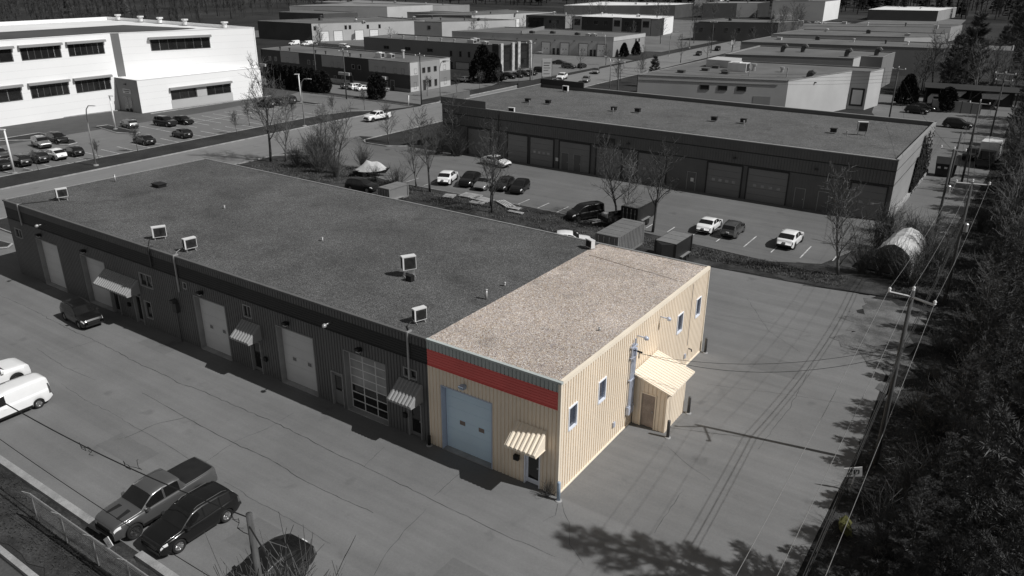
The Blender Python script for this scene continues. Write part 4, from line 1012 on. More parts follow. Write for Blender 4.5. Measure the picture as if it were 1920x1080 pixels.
# ------------------------------------------------------------------ neighbouring buildings
def edgeF(P, Q, o=(0,0)):
    P = Vector(P)-Vector(o); Q = Vector(Q)-Vector(o); d = (Q-P).normalized(); n = Vector((d.y,-d.x))
    return lambda u, z, dd: (P.x+d.x*u+n.x*dd, P.y+d.y*u+n.y*dd, z)
class Bld:
    """footprint counter-clockwise seen from above: outward normal is to the right of each edge"""
    def __init__(s, name, label, foot, h, walls, roof_m, parapet=.3, cap='wall_grey'):
        s.o = foot[0]; s.foot = foot; s.h = h
        s.root = thing(name, label, 'building', (foot[0][0], foot[0][1], 0))
        n = len(foot); s.E = []
        for i in range(n):
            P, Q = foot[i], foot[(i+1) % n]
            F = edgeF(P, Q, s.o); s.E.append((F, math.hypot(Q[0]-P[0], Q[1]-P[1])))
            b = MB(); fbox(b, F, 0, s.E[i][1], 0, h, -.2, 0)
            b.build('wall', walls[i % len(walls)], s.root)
            b = MB(); fbox(b, F, -.03, s.E[i][1]+.03, h, h+.08, -.25, .05); b.build('parapet_cap', cap, s.root)
        b = MB(); b.sheet([(x-s.o[0], y-s.o[1]) for x, y in foot], h-parapet); s.roof = b.build('roof', roof_m, s.root)
    def win(s, e, u0, u1, z0, z1, fm='frame_grey', gm='window_glass', mull=0, hood=None):
        F = s.E[e][0]; b = MB()
        w = .07
        fbox(b, F, u0, u0+w, z0, z1, -.05, .05); fbox(b, F, u1-w, u1, z0, z1, -.05, .05); fbox(b, F, u0+w, u1-w, z1-w, z1, -.05, .05); fbox(b, F, u0+w, u1-w, z0, z0+w, -.05, .07)
        for i in range(mull):
            c = lerp(u0, u1, (i+1)/(mull+1)); fbox(b, F, c-.04, c+.04, z0+w, z1-w, 0, .045)
        o = b.build('window', fm, s.root)
        for i in range(mull+1):
            a = lerp(u0+w, u1-w, i/(mull+1)); c = lerp(u0+w, u1-w, (i+1)/(mull+1))
            b = MB(); fbox(b, F, a+.03, c-.03, z0+w, z1-w, .002, .02); b.build('pane', gm, o)
        if hood:
            b = MB(); fbox(b, F, u0-.25, u1+.25, z1+.02, z1+.38, .0, .55); b.build('sunshade', hood, o)
        return o
    def gdoor(s, e, u0, u1, z1, m='door_grey', fm='wall_dark', panes=2, rows=5, z0=0.):
        F = s.E[e][0]; b = MB()
        fbox(b, F, u0-.12, u0, z0, z1+.12, -.02, .1); fbox(b, F, u1, u1+.12, z0, z1+.12, -.02, .1); fbox(b, F, u0, u1, z1, z1+.12, -.02, .1)
        b.build('door_frame', fm, s.root)
        b = MB(); h = (z1-z0)/rows
        for i in range(rows): fbox(b, F, u0, u1, z0+i*h+.012, z0+(i+1)*h-.012, .0, .03)
        d = b.build('garage_door', m, s.root)
        for k in range(panes):
            c = lerp(u0, u1, (k+1)/(panes+1)); b = MB(); fbox(b, F, c-.17, c+.17, z0+h*2+.12, z0+h*2+.4, .02, .042); b.build('pane', 'pane_pale', d)
    def door(s, e, u0, u1, z1=2.0, m='wall_black', fm='frame_grey'):
        F = s.E[e][0]; b = MB(); fbox(b, F, u0-.06, u0, 0, z1+.06, -.02, .07); fbox(b, F, u1, u1+.06, 0, z1+.06, -.02, .07); fbox(b, F, u0, u1, z1, z1+.06, -.02, .07); b.build('door_frame', fm, s.root)
        b = MB(); fbox(b, F, u0, u1, .01, z1, -.01, .056); d = b.build('door', m, s.root)
        b = MB(); fbox(b, F, u1-.16, u1-.08, .9, 1.0, .05, .1); b.build('handle', 'galvanised', d)
    def panel(s, e, u0, u1, z0, z1, m, d=.04, name='wall_panel'):
        b = MB(); fbox(b, s.E[e][0], u0, u1, z0, z1, -.01, d); return b.build(name, m, s.root)
    def lamp(s, e, u, z): 
        b = MB(); fbox(b, s.E[e][0], u-.15, u+.15, z, z+.18, .0, .28); b.build('wall_lamp', 'dark_metal', s.root)
    def awn(s, e, u0, u1, z, m='wall_light'):
        F = s.E[e][0]; b = MB(); fbox(b, F, u0, u1, z, z+.55, .02, .9); b.build('canopy', m, s.root)
    def rtu(s, x, y, w=1.6, d=1.2, h=1.0, m='wall_dark', kind='rooftop_unit'):
        b = MB(); X, Y, Z = x-s.o[0], y-s.o[1], s.h-.3
        if kind == 'roof_curb': b.box(X-w/2,X+w/2,Y-d/2,Y+d/2,Z,Z+h); b.box(X-w/2-.05,X+w/2+.05,Y-d/2-.05,Y+d/2+.05,Z+h,Z+h+.07)
        elif kind == 'vent_hood': b.tube([(X,Y,Z),(X,Y,Z+h*.6),(X+.15,Y,Z+h*.9),(X+.5,Y,Z+h),(X+.8,Y,Z+h*.75)], w*.35, 8)
        elif kind == 'roof_vent': b.tube([(X,Y,Z),(X,Y,Z+h)], w/2, 8); b.tube([(X,Y,Z+h),(X,Y,Z+h+.25)], w*.8, 8)
        else:
            b.box(X-w/2,X+w/2,Y-d/2,Y+d/2,Z+.15,Z+h); b.box(X-w/2+.1,X+w/2-.1,Y-d/2+.1,Y+d/2-.1,Z,Z+.15); b.box(X-w*.3,X+w*.1,Y-d*.35,Y+d*.35,Z+h,Z+h+.1)
        o = b.build(kind, m, s.root)
        if kind == 'rooftop_unit':
            b = MB(); b.box(X+w/2-.01,X+w/2+.03,Y-d*.4,Y+d*.4,Z+.25,Z+h-.1); b.build('grille', 'ac_grille', o)
        return o

# dark building behind the middle lot ------------------------------------------------
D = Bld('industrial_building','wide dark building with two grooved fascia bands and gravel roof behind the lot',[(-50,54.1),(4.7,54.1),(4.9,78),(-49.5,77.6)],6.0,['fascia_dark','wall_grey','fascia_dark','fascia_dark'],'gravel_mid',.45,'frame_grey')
F = D.E[0][0]
F_ = F; F = lambda u, z, d: F_(u, z, d+.045)
b = MB(); ribbed(b, F, 0, 54.7, 5.0, 6.0, (), .3, .03, .06); b.build('fascia', 'fascia_dark', D.root)
b = MB(); ribbed(b, F, 0, 54.7, 3.62, 4.88, (), .3, .03, .06); b.build('fascia', 'fascia_dark', D.root)
for z in (4.88,3.5): D.panel(0, 0, 54.7, z, z+.12, 'wall_black', .02, 'groove')
for z in (5.0,3.6): D.panel(1, 0, 23.7, z, z+.05, 'wall_black', .02, 'groove')
D.panel(1, 0, 23.9, 0, .35, 'concrete', .25, 'plinth')
b = MB(); ribbed(b, F, 45, 51, 0, 3.5, (), .3, .01, .06); b.build('ribbed_panel', 'fascia_dark', D.root)
for u0, u1, n in ((4.2,7.6,3),(10.4,13.3,0),(13.7,17.0,4),(17.9,22.0,0),(22.9,26.1,4),(28.2,31.6,3),(36.4,40.1,4),(40.8,44.9,4),(51.0,54.2,2)): D.gdoor(0, u0, u1, 3.35, 'wall_mid', 'wall_black', n)
for u in (18.2,19.9,34.2,45.8,48.1): D.door(0, u, u+.95, 2.0, 'fascia_dark')
for u in (9.2,26.9,39.2,47.5): D.lamp(0, u, 4.1)
D.panel(0, 34.6, 34.95, 1.0, 1.4, 'plate', .1, 'notice'); D.panel(0, 17.4, 17.75, .9, 1.3, 'plate', .1, 'notice'); D.panel(0,23.2,25.2,3.55,4.5,'wall_black',.06,'sign_board')
for x0, x1 in ((-50,-43),):
    b = MB(); b.box(x0+50-.2,x1+50,-.06,.12,6.08,6.95); b.box(x0+50-.2,x0+50,.12,6,6.08,6.95); b.build('raised_parapet','fascia_dark',D.root)
b = MB(); b.box(.5,8,23.2,23.5,6.0,6.8); b.box(.4,.6,17,23.3,6.0,6.8); b.build('raised_parapet','wall_black',D.root)
b = MB()
for z in (5.9,2.0): b.tube([(9.0,-.12,z),(9.0,-.12,z-.1)],.05,5)
b.tube([(9.0,-.12,6.1),(9.0,-.12,.2)],.05,6); b.build('downpipe','dark_metal',D.root)
for x, y in ((-43,63.8),(-40.1,64.3),(-30.5,64.7),(-27.5,65.4),(-17.5,65.5),(-14.2,66.3),(-4.0,66.5)): D.rtu(x,y,.62,.5,.36,'black_metal','roof_curb')
for x, y in ((-41.2,61.4),(-29.5,62.5),(-13.4,64),(-2.2,64.6)): D.rtu(x,y,.12,.1,.4,'lamp_steel','roof_vent')
condenser(-40,55.4,math.radians(10),'white air conditioner inside the far dark roof front parapet',1.0,.8,.4,5.55)
condenser(-43.8,75.2,math.radians(0),'white air conditioner by the rear parapet of the far dark roof',1.1,.9,.45,5.55)
condenser(-1.2,67.3,math.radians(20),'large white air conditioner with fan on the far dark roof',1.3,1.3,.5,5.55,.5)

# white building ------------------------------------------------
W = Bld('white_building','big white panelled building with long dark ribbon windows',[(-113,-20),(-113,47.2),(-112.2,48.2),(-105.2,69.6),(-152,69.6),(-152,-20)],12.1,['white_panel','wall_mid','white_panel','white_panel','white_panel','white_panel'],'white_membrane',.5,'white_panel')
W0 = W
for u0, u1, z0, z1 in ((40.2,51.75,9.1,10.9),(52.9,58.85,9.1,10.9),(60,65.8,9.1,10.9),(40.2,51.8,3.5,5.4),(53.1,58.9,3.5,5.4),(60,65.8,3.5,5.4)):
    W.win(0, u0, u1, z0, z1, 'wall_dark', 'window_glass', 5, 'wall_grey')
W.win(2, 4.6, 14.4, 9.1, 10.9, 'wall_dark', 'window_glass', 6, 'wall_grey')
for e, L_ in ((0,66.8),(2,22.4)):
    for k in range(1,11): W.panel(e, 0, L_, k*1.1-.006, k*1.1+.006, 'wall_light', .004, 'panel_joint') if e == 2 or k < 11 else None
b = MB(); b.sheet([(-21.8,5),(-2.5,5),(-2.5,66),(-4,86),(-21.8,82.7)], 11.66); b.build('dark_roof', 'dark_membrane', W.root)
for x, y in ((-147,69),(-139,69),(-132.5,69),(-124.5,69),(-112.6,69)): W.rtu(x,y,.8,1,.8,'roof_white','roof_vent')
A = Bld('entrance_annex','low white annex with dark entrance wall, sign and ribbon window',[(-113.3,46.6),(-106.7,46.6),(-105.0,69.7),(-105.5,69.7),(-112.6,47.5)],5.2,['wall_mid','white_panel','white_panel','white_panel','white_panel'],'white_membrane',.25,'white_panel')
A.win(1, 5.4, 10.1, 1.5, 3.1, 'wall_dark', 'window_glass', 2); A.win(1, 12.0, 16.7, 1.5, 3.1, 'wall_dark', 'window_glass', 2)
A.panel(1, 5.2, 16.9, 3.12, 3.5, 'wall_grey', .5, 'sunshade'); A.panel(1, 5.3, 16.9, .1, 1.46, 'wall_light', .05); A.panel(1, 10.12, 11.98, 1.5, 3.1, 'wall_light', .05)
for k in range(1,5): A.panel(1, 0, 23.3, k*1.05-.006, k*1.05+.006, 'wall_light', .004, 'panel_joint')
A.door(0, 2.2, 3.1, 2.3, 'window_glass'); A.door(0, 3.3, 4.2, 2.3, 'window_glass')
A.panel(0, 2.2, 4.4, 2.9, 3.6, 'wall_light', .06, 'entrance_sign'); A.panel(0,2.4,4.2,3.3,3.45,'wall_black',.07,'sign_line'); A.panel(0,2.7,3.9,3.02,3.15,'wall_black',.07,'sign_line')
A.lamp(0,3.2,4.3)

# striped two storey building ------------------------------------------------
S = Bld('office_building','two storey building with alternating black and grey panels and canopies',[(-129,89.6),(-86.4,89.6),(-85.8,101.2),(-129,101)],5.5,['wall_black','wall_grey','wall_mid','wall_mid'],'roof_far',.15,'roof_far_light')
for u0, u1 in ((6.3,12),(18.8,25),(32,42.5)): S.panel(0, u0, u1, 3.2, 5.45, 'wall_grey', .05)
for u in (8,10.2,21.4,23.3,33.6,35.6,38.5,40.4): S.win(0, u, u+.85, 3.25, 4.3, 'wall_dark')
for u in (2.4,4.2,14.5,16.2,27.3,29,9,11,22,24.2,36): S.win(0, u, u+.8, 3.3 if u in (2.4,4.2,14.5,16.2,27.3,29) else .6, 4.2 if u in (2.4,4.2,14.5,16.2,27.3,29) else 1.6, 'wall_grey')
for u in (-.5,11,24.2,34): S.awn(0, max(.1,u), u+3 if u > 0 else 2, 2.0)
S.panel(0, 19.5, 32, .0, 1.0, 'wall_light', .05); S.panel(0, 32.5, 42.6, 0, .6, 'wall_mid', .05)
for u in (18,26.5,37.6): S.door(0, u, u+.9, 1.9)
S.panel(1, .03, 2.2, 3.1, 5.45, 'wall_light', .05); S.panel(1, 8.4, 11.5, 3.2, 5.45, 'wall_light', .05); S.panel(1, 8.4, 11.5, .05, 1.1, 'wall_light', .05); S.panel(1,.03,2.2,.05,.9,'wall_light',.05); S.panel(1,8.4,11.5,1.1,3.2,'wall_mid',.05); S.panel(1,.03,2.2,.9,3.1,'wall_mid',.05)
for u in (1.1,3.4,4.9,6.7,9.4): S.win(1, u, u+.85, 3.3, 4.3, 'wall_dark')
for u in (.9,5.1,6.8,9.6): S.win(1, u, u+.75, .5, 1.8, 'wall_dark')
S.door(1, 3.5, 4.3, 2.0)
b = MB(); b.lathe([(.26,.07),(.26,.1)],12,'y'); 
S.panel(1, 9.35, 9.75, 4.75, 5.15, 'wall_black', .08, 'logo'); S.panel(1, 9.85, 10.2, 4.75, 5.15, 'wall_black', .08, 'logo'); S.panel(1,10.35,11.2,4.88,5.0,'wall_grey',.08,'logo_lettering')
S.rtu(-98,94,1.6,1.2,1.1,'ac_case'); S.rtu(-96,95,1.2,1,.9,'wall_light'); S.rtu(-93.6,96,.5,.5,1.5,'wall_light','roof_vent')
for x in (-125,-122,-114,-111,-104,-101): S.rtu(x,91.6,.25,.2,.6,'dark_metal','roof_vent')

# building with stone pillars and glass ------------------------------------------------
G3 = Bld('office_building','grey building with dark glass front between tall stone pillars',[(-129,121.4),(-90,124.5),(-89.2,137),(-129,134)],5.9,['wall_mid','wall_black','wall_mid','wall_mid'],'roof_far',.15,'roof_far')
for u in (6.2,12.7,19.2): G3.win(0, u, u+1.6, 3.5, 4.25, 'wall_dark', mull=1)
for u in (25.7,28.3,30.7,33): G3.win(0, u, u+.65, 2.85, 4.1, 'wall_dark')
G3.gdoor(0, 27.3, 31, 1.6, 'wall_light', 'wall_dark', 0); G3.door(0, 25.9, 26.5, 1.6)
for u0 in (.05,4.3,6.5,11): G3.panel(1, u0, u0+.9, 0, 6.3, 'wall_stone', .5, 'stone_pillar')
G3.panel(0, 37.3, 38.9, 0, 6.2, 'wall_black', .02, 'glass_return')
for u0, u1 in ((1.2,4.1),(5.4,6.3),(7.6,10.8)):
    for z in (.4,2.2,4.0): 
        b = MB(); fbox(b, G3.E[1][0], u0, u1, z, z+1.7, .02, .06); b.build('pane','window_glass',G3.root)
G3.rtu(-95,126,1.4,1.1,.8,'wall_light'); G3.rtu(-99.5,127,1.8,1.4,.9,'wall_light'); G3.rtu(-100.5,129.5,1.8,1.4,1.0,'wall_light')
for x in (-124,-120,-116,-112,-108,-104): G3.rtu(x,126.0,.4,.3,.7,'lamp_steel','roof_vent')

# grey building with roller doors ------------------------------------------------
G4 = Bld('warehouse','grey warehouse with pale roller doors and light cornice',[(-130,158.2),(-84,169.3),(-83.2,187.5),(-128,182)],5.1,['wall_light','wall_grey','wall_grey','wall_grey'],'roof_far',.12,'roof_far_light')
for u in (21.5,27.2,32.6,37.9,43): G4.gdoor(0, u, u+2.4, 3.15, 'wall_white', 'wall_dark', 2)
for u in (30.4,31.6,41.0,42.0): G4.door(0, u, u+.65, 1.7)
for u in (20,25.6,31,36.5,41.5): G4.lamp(0,u,3.7)
G4.panel(1, 0, 18.2, 4.1, 5.08, 'wall_light', .08, 'cornice')
for u in (12.3,14.2): G4.win(1,u,u+.9,3.0,3.9,'wall_dark')
for x, y in ((-109,168),(-104,171),(-96,171),(-92,170),(-90.5,170.5)): G4.rtu(x,y,1.3,1,.8,'wall_dark' if x < -95 else 'wall_light')
b = MB(); fbox(b, G4.E[0][0], 21, 21.3, 4.9, 5.9, -20, .0); b.build('fire_wall','wall_mid',G4.root)

# right hand grey building with loading dock ------------------------------------------------
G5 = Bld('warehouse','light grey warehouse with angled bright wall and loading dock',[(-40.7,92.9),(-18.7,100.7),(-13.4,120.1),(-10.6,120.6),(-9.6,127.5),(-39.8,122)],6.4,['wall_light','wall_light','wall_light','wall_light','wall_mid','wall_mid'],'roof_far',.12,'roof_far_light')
for u in (10,12.8,15.7): G5.win(0, u, u+1.5, 4.55, 5.3, 'wall_dark')
G5.panel(0, 18.4, 21.0, 0, 3.9, 'wall_grey', .03)
G5.panel(2, .3, 2.5, .6, 3.6, 'wall_black', .1, 'dock_seal'); G5.panel(2, .6, 2.2, .9, 3.3, 'door_grey', .14, 'dock_door')
G5.panel(0,0,21.8,5.6,5.75,'wall_mid',.05,'trim'); G5.lamp(1,8,5.4)
for x, y in ((-36.5,101),(-34.2,106),(-34,110.5),(-33,112),(-30,104)): G5.rtu(x,y,1.1,.9,.55,'wall_dark','roof_curb')
G5.rtu(-29.5,109,3.2,2,1.6,'ac_case'); G5.rtu(-27.5,111,.6,.5,1.1,'lamp_steel','roof_vent'); G5.rtu(-26,104,.2,.2,1.2,'lamp_steel','roof_vent'); G5.rtu(-20.5,106,.2,.2,1.4,'lamp_steel','roof_vent'); G5.rtu(-17.5,108,1.3,1,1.0,'wall_dark','vent_hood'); G5.rtu(-23,112,.5,.4,.8,'lamp_steel','roof_vent')
b = MB(); b.box(4.5,9,18.5,24,6.1,7.6); b.build('penthouse','wall_light',G5.root)

# rows of warehouses to the right ------------------------------------------------
def ware(label, foot, h, front, east, roof_m='roof_far', doors=(), wins=(), units=0, seed=1, dm='wall_white', cap='roof_far_light'):
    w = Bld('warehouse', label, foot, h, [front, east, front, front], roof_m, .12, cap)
    for u in doors: w.gdoor(0, u, u+2.6, min(3.2,h-.8), dm, 'wall_dark', 0)
    for u, z in wins: w.win(0, u, u+1.1, z, z+1.2, 'wall_dark')
    r = random.Random(seed)
    xs = [p[0] for p in foot]; ys = [p[1] for p in foot]
    for i in range(units):
        x = lerp(min(xs)+3, max(xs)-3, (i+r.uniform(.2,.8))/units); y = lerp(sum(ys)/len(ys), max(ys), r.uniform(-.25,.25))
        k = r.choice(['rooftop_unit','roof_vent','roof_vent','roof_curb','vent_hood'])
        w.rtu(x, y, r.uniform(.8,1.5) if k != 'roof_vent' else .4, 1.0, r.uniform(.7,1.2), r.choice(['wall_light','wall_dark','ac_case']), k)
    return w
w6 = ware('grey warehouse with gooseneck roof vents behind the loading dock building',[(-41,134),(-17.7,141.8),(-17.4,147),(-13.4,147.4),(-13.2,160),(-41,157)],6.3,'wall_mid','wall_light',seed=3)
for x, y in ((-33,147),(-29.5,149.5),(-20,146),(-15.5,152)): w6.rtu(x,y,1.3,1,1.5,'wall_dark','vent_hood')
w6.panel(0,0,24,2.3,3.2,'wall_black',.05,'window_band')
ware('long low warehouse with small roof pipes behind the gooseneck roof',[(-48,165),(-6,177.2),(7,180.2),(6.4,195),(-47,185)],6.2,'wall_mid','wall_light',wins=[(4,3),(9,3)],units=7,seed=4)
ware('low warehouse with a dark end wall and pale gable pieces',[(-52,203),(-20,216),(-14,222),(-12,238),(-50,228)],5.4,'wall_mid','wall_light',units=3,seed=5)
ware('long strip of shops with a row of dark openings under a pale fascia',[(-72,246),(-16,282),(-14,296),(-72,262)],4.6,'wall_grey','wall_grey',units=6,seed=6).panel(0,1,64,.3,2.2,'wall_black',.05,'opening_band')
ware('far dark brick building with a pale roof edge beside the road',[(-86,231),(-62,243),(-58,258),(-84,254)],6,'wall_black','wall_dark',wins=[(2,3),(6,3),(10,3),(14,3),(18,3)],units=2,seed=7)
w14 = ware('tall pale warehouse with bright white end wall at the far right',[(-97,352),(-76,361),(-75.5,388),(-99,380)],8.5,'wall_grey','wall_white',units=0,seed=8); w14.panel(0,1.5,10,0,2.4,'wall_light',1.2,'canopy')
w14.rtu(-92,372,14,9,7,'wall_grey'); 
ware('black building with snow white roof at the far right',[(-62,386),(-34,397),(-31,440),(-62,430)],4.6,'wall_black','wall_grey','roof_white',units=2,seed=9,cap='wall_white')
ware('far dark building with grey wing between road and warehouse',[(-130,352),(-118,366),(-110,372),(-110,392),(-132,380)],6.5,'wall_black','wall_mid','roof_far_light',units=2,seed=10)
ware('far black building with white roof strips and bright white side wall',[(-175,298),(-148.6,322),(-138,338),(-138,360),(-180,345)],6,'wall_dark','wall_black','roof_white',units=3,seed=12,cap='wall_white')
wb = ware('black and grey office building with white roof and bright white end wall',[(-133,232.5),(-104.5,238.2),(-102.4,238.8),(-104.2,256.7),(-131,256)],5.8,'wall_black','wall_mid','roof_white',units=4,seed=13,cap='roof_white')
for u in (4.6,8.2,11.8,19.5,23): wb.win(0,u,u+1.6,3.2,4.6,'wall_dark',mull=1)
for u in (.4,15.2,25.6): wb.panel(0,u,u+3.2,0,5.95,'wall_grey',.1); F = wb.E[0][0]; b = MB(); fbox(b, F, u+.5, u+2.7, 2.8, 4.9, .1, .13); b.build('pane','window_glass',wb.root)
wb.panel(2,7,17.8,0,5.7,'wall_white',.1)
wg = ware('dark brick and glass office left of the white roofed office',[(-152,231),(-137,234.5),(-136,250),(-152,248)],5.6,'wall_dark','wall_grey',wins=[(9,3),(12,3)],units=2,seed=25)
F = wg.E[0][0]; b = MB(); fbox(b, F, 1, 7, .3, 4.8, .02, .06); b.build('glass_front','window_glass',wg.root)
ware('long low grey shed before the far woods',[(-250,240),(-205,252),(-203,262),(-250,258)],3.5,'wall_mid','wall_light',units=0,seed=26)
ware('small flat grey building beside the far yard',[(-205,206),(-190,209),(-189,216),(-205,215)],3.5,'wall_mid','wall_grey',units=1,seed=27)
w8 = ware('dark sided building with pale front and white roller doors in the far left',[(-203,149),(-180.5,151.5),(-163,186),(-190,192)],5.4,'wall_dark','wall_light',units=5,seed=14)
for u in (2.5,7,14,19): w8.gdoor(1,u,u+2.8,3.0,'wall_white','wall_grey',0)
for u in (.6,10.6,12,18,22): w8.win(1,u,u+.8,3.4,4.6,'wall_dark')
w9 = ware('dark grey warehouse with pale blank end wall behind the pillar building',[(-180,176),(-156,186),(-143,211),(-172,206)],5.2,'wall_mid','wall_light',wins=[(3,2.8),(9,2.8),(15,2.8),(21,2.8)],doors=(5.5,),units=5,seed=15,dm='wall_light')
w9b = ware('warehouse with pale long wall of white roller doors far behind',[(-190,212),(-172,224),(-160,266),(-185,268)],5,'wall_black','wall_light',units=3,seed=16)
for u in (3,9,15,21,28): w9b.gdoor(1,u,u+2.8,3.0,'wall_white','wall_grey',0)
ware('far pale building with low dark sheds before it',[(-262,214),(-226,236),(-222,262),(-262,252)],6,'wall_grey','wall_light','roof_far_light',units=0,seed=17)
ware('long pale far building with ribbed upper storey',[(-300,262),(-232,274),(-224,292),(-300,296)],5,'wall_grey','wall_grey','roof_far_light',units=5,seed=18)
ware('small pale far building beyond the white building',[(-160,72),(-135,74),(-134,86),(-160,86)],5.5,'wall_grey','wall_light',units=0,seed=19)
ware('dark steep sided shed in the far yard',[(-236,186),(-216,190),(-212,204),(-236,204)],5.5,'wall_dark','wall_dark',units=0,seed=20)
ware('tiny pale house far up the road',[(-165,430),(-152,436),(-150,446),(-165,446)],5,'wall_light','wall_white','roof_white',units=0,seed=22)
ware('low bright building among trees at the far right edge',[(14,300),(60,306),(60,330),(14,330)],4,'wall_black','wall_grey','roof_white',units=0,seed=23,cap='roof_white')
# lean-to and boat shed at the lane end
ls = thing('storage_shelter','dark open shelter with stacked pale boats at the lane end','shelter',(4,134,0),.15)
b = MB()
for x in (-7,0,7): b.box(x-.1,x+.1,-.1,.1,0,3.0); b.box(x-.1,x+.1,4,4.2,0,3.3)
b.build('post','wall_black',ls)
b = MB(); b.hexa([(-7.4,-.5,3.0),(7.4,-.5,3.0),(7.4,4.6,3.3),(-7.4,4.6,3.3),(-7.4,-.5,3.12),(7.4,-.5,3.12),(7.4,4.6,3.42),(-7.4,4.6,3.42)]); b.build('roof','wall_black',ls)
b = MB(); b.box(-7,7,4.2,4.3,0,3.2); b.build('back_wall','wall_black',ls)
for i, (x, z) in enumerate(((-3,1.7),(3.4,1.7),(-2.4,.3))):
    o = thing('small_boat','pale boat hull stored under the dark shelter','boat',(4+x,134.6+.15*x,z),.15,'boats under the shelter')
    b = MB(); b.hexa([(-1.6,-.4,0),(1.4,-.3,0),(1.4,.3,0),(-1.6,.4,0),(-1.9,-.8,.9),(2.3,-.25,1.0),(2.3,.25,1.0),(-1.9,.8,.9)]); b.build('hull','tarp_white',o)
    b = MB(); b.hexa([(-1.85,-.75,.92),(2.1,-.2,1.0),(2.1,.2,1.0),(-1.85,.75,.92),(-1.2,-.5,1.2),(1.2,-.15,1.2),(1.2,.15,1.2),(-1.2,.5,1.2)]); b.build('cover','tarp_grey',o)
pf = thing('panel_fence','pale board fence panels at the end of the lane','fence',(3.0,127,0),.1)
for i in range(5):
    b = MB(); b.box(-4+i*1.5,-2.56+i*1.5,-.04,.04,.05,1.9); b.build('panel','wall_grey',pf)
    b = MB(); b.box(-4.06+i*1.5,-3.94+i*1.5,-.06,.06,0,2.0); b.build('post','wall_dark',pf)
b = MB(); b.lathe([(.2,0),(.95,.35),(1.05,.8),(.85,1.35),(.3,1.6)],10,'x',(0,0,0)); 
cv = thing('small_camper','small pale rounded camper beside the dark evergreens','camper',(-1.0,134,0),.1)
b = MB(); b.hexa([(-1.5,-.9,.35),(1.5,-.9,.35),(1.5,.9,.35),(-1.5,.9,.35),(-1.6,-.85,1.2),(1.6,-.85,1.2),(1.6,.85,1.2),(-1.6,.85,1.2)]); b.hexa([(-1.6,-.85,1.2),(1.6,-.85,1.2),(1.6,.85,1.2),(-1.6,.85,1.2),(-1.1,-.7,1.9),(.9,-.7,1.9),(.9,.7,1.9),(-1.1,.7,1.9)]); b.build('shell','tarp_white',cv)
b = MB(); b.box(-.7,.5,-.9,-.8,1.25,1.6); b.build('window','window_glass',cv)
for wx in (-.6,.6):
    for sg in (-1,1): place(BUILT['hatch'][1],'wheel',cv,(wx,sg*.85,.3))
# ------------------------------------------------------------------ trees and shrubs
def bare_tree(seed, H, spread=.5, nb=11, fork=.35, twigs=1.0, low=.25, tr=.018):
    """returns (trunk mesh, crown mesh): a leafless tree with limbs, branches and fine twigs"""
    r = random.Random(seed); T, C = MB(), MB()
    def grow(p, d, L, rad, lvl, tgt):
        n = 5 if lvl < 2 else 3
        pts, rs = [p.copy()], [rad]
        kids = []
        for i in range(n):
            d = (d+Vector((r.gauss(0,.11),r.gauss(0,.11),r.gauss(.05,.08)))*(.7+.4*lvl)).normalized()
            p = p+d*(L/n); pts.append(p.copy()); rs.append(max(rad*(1-.8*(i+1)/n), tr*.5))
            kids.append((p.copy(), d.copy(), rs[-1], (i+1)/n))
        tgt.tube(pts, rs, 7 if lvl == 0 else (5 if lvl == 1 else 3), lvl < 2)
        if lvl == 0:
            for k in range(nb):
                f = low+(1-low)*(k+r.random())/nb
                q, dd, rr, _ = kids[min(n-1,int(f*n))]
                q = pts[0].lerp(pts[-1], f) if False else (Vector(pts[int(f*n)]).lerp(Vector(pts[min(n,int(f*n)+1)]), f*n-int(f*n)))
                a = k*2.4+r.uniform(-.4,.4); tilt = lerp(1.15,.45,f)*spread*1.6
                nd = Vector((math.cos(a)*math.sin(tilt),math.sin(a)*math.sin(tilt),math.cos(tilt)))
                grow(q, nd, H*lerp(.42,.24,f)*r.uniform(.8,1.15), max(rad*(1-f*.75)*.55,.018), 1, T)
        elif lvl < 3:
            m = (int(7*twigs) if lvl == 1 else int(6*twigs))
            for k in range(m):
                f = .2+.8*(k+r.random())/m
                i0 = min(n-1,int(f*n)); q = Vector(pts[i0]).lerp(Vector(pts[i0+1]), f*n-i0)
                ax = Vector((r.gauss(0,1),r.gauss(0,1),r.gauss(.25,.7)))
                nd = (Vector(kids[i0][1])*.75+ax.normalized()*.75).normalized()
                grow(q, nd, L*(.5 if lvl == 1 else .55)*r.uniform(.6,1.2), max(rs[i0]*.5,tr), lvl+1, C)
    grow(Vector((0,0,-.05)), Vector((r.gauss(0,.04),r.gauss(0,.04),1)), H*.78, H*fork*.045, 0, T)
    return T, C
TREES = {}
def tree_kind(key, m1='bark', m2='twig', **kw):
    T, C = bare_tree(**kw)
    TREES[key] = (T.mesh('trunk', m1, True), C.mesh('crown', m2))
tree_kind('a', seed=1, H=9, spread=.42, nb=13)
tree_kind('b', seed=2, H=9, spread=.36, nb=12, low=.3)
tree_kind('c', seed=3, H=9, spread=.5, nb=14, low=.18)
tree_kind('d', seed=4, H=9, spread=.30, nb=12, low=.12, m1='bark_pale', m2='twig_pale')
tree_kind('poplar', seed=5, H=9, spread=.26, nb=16, low=.10, m1='bark_pale', m2='twig_pale')
tree_kind('young', seed=6, H=3.2, spread=.4, nb=12, low=.4, fork=.3, tr=.012)
tree_kind('far', seed=7, H=10, spread=.42, nb=9, low=.25, twigs=.75, tr=.03)
tree_kind('far2', seed=9, H=10, spread=.3, nb=9, low=.2, twigs=.75, tr=.03, m1='bark_pale', m2='twig_pale')
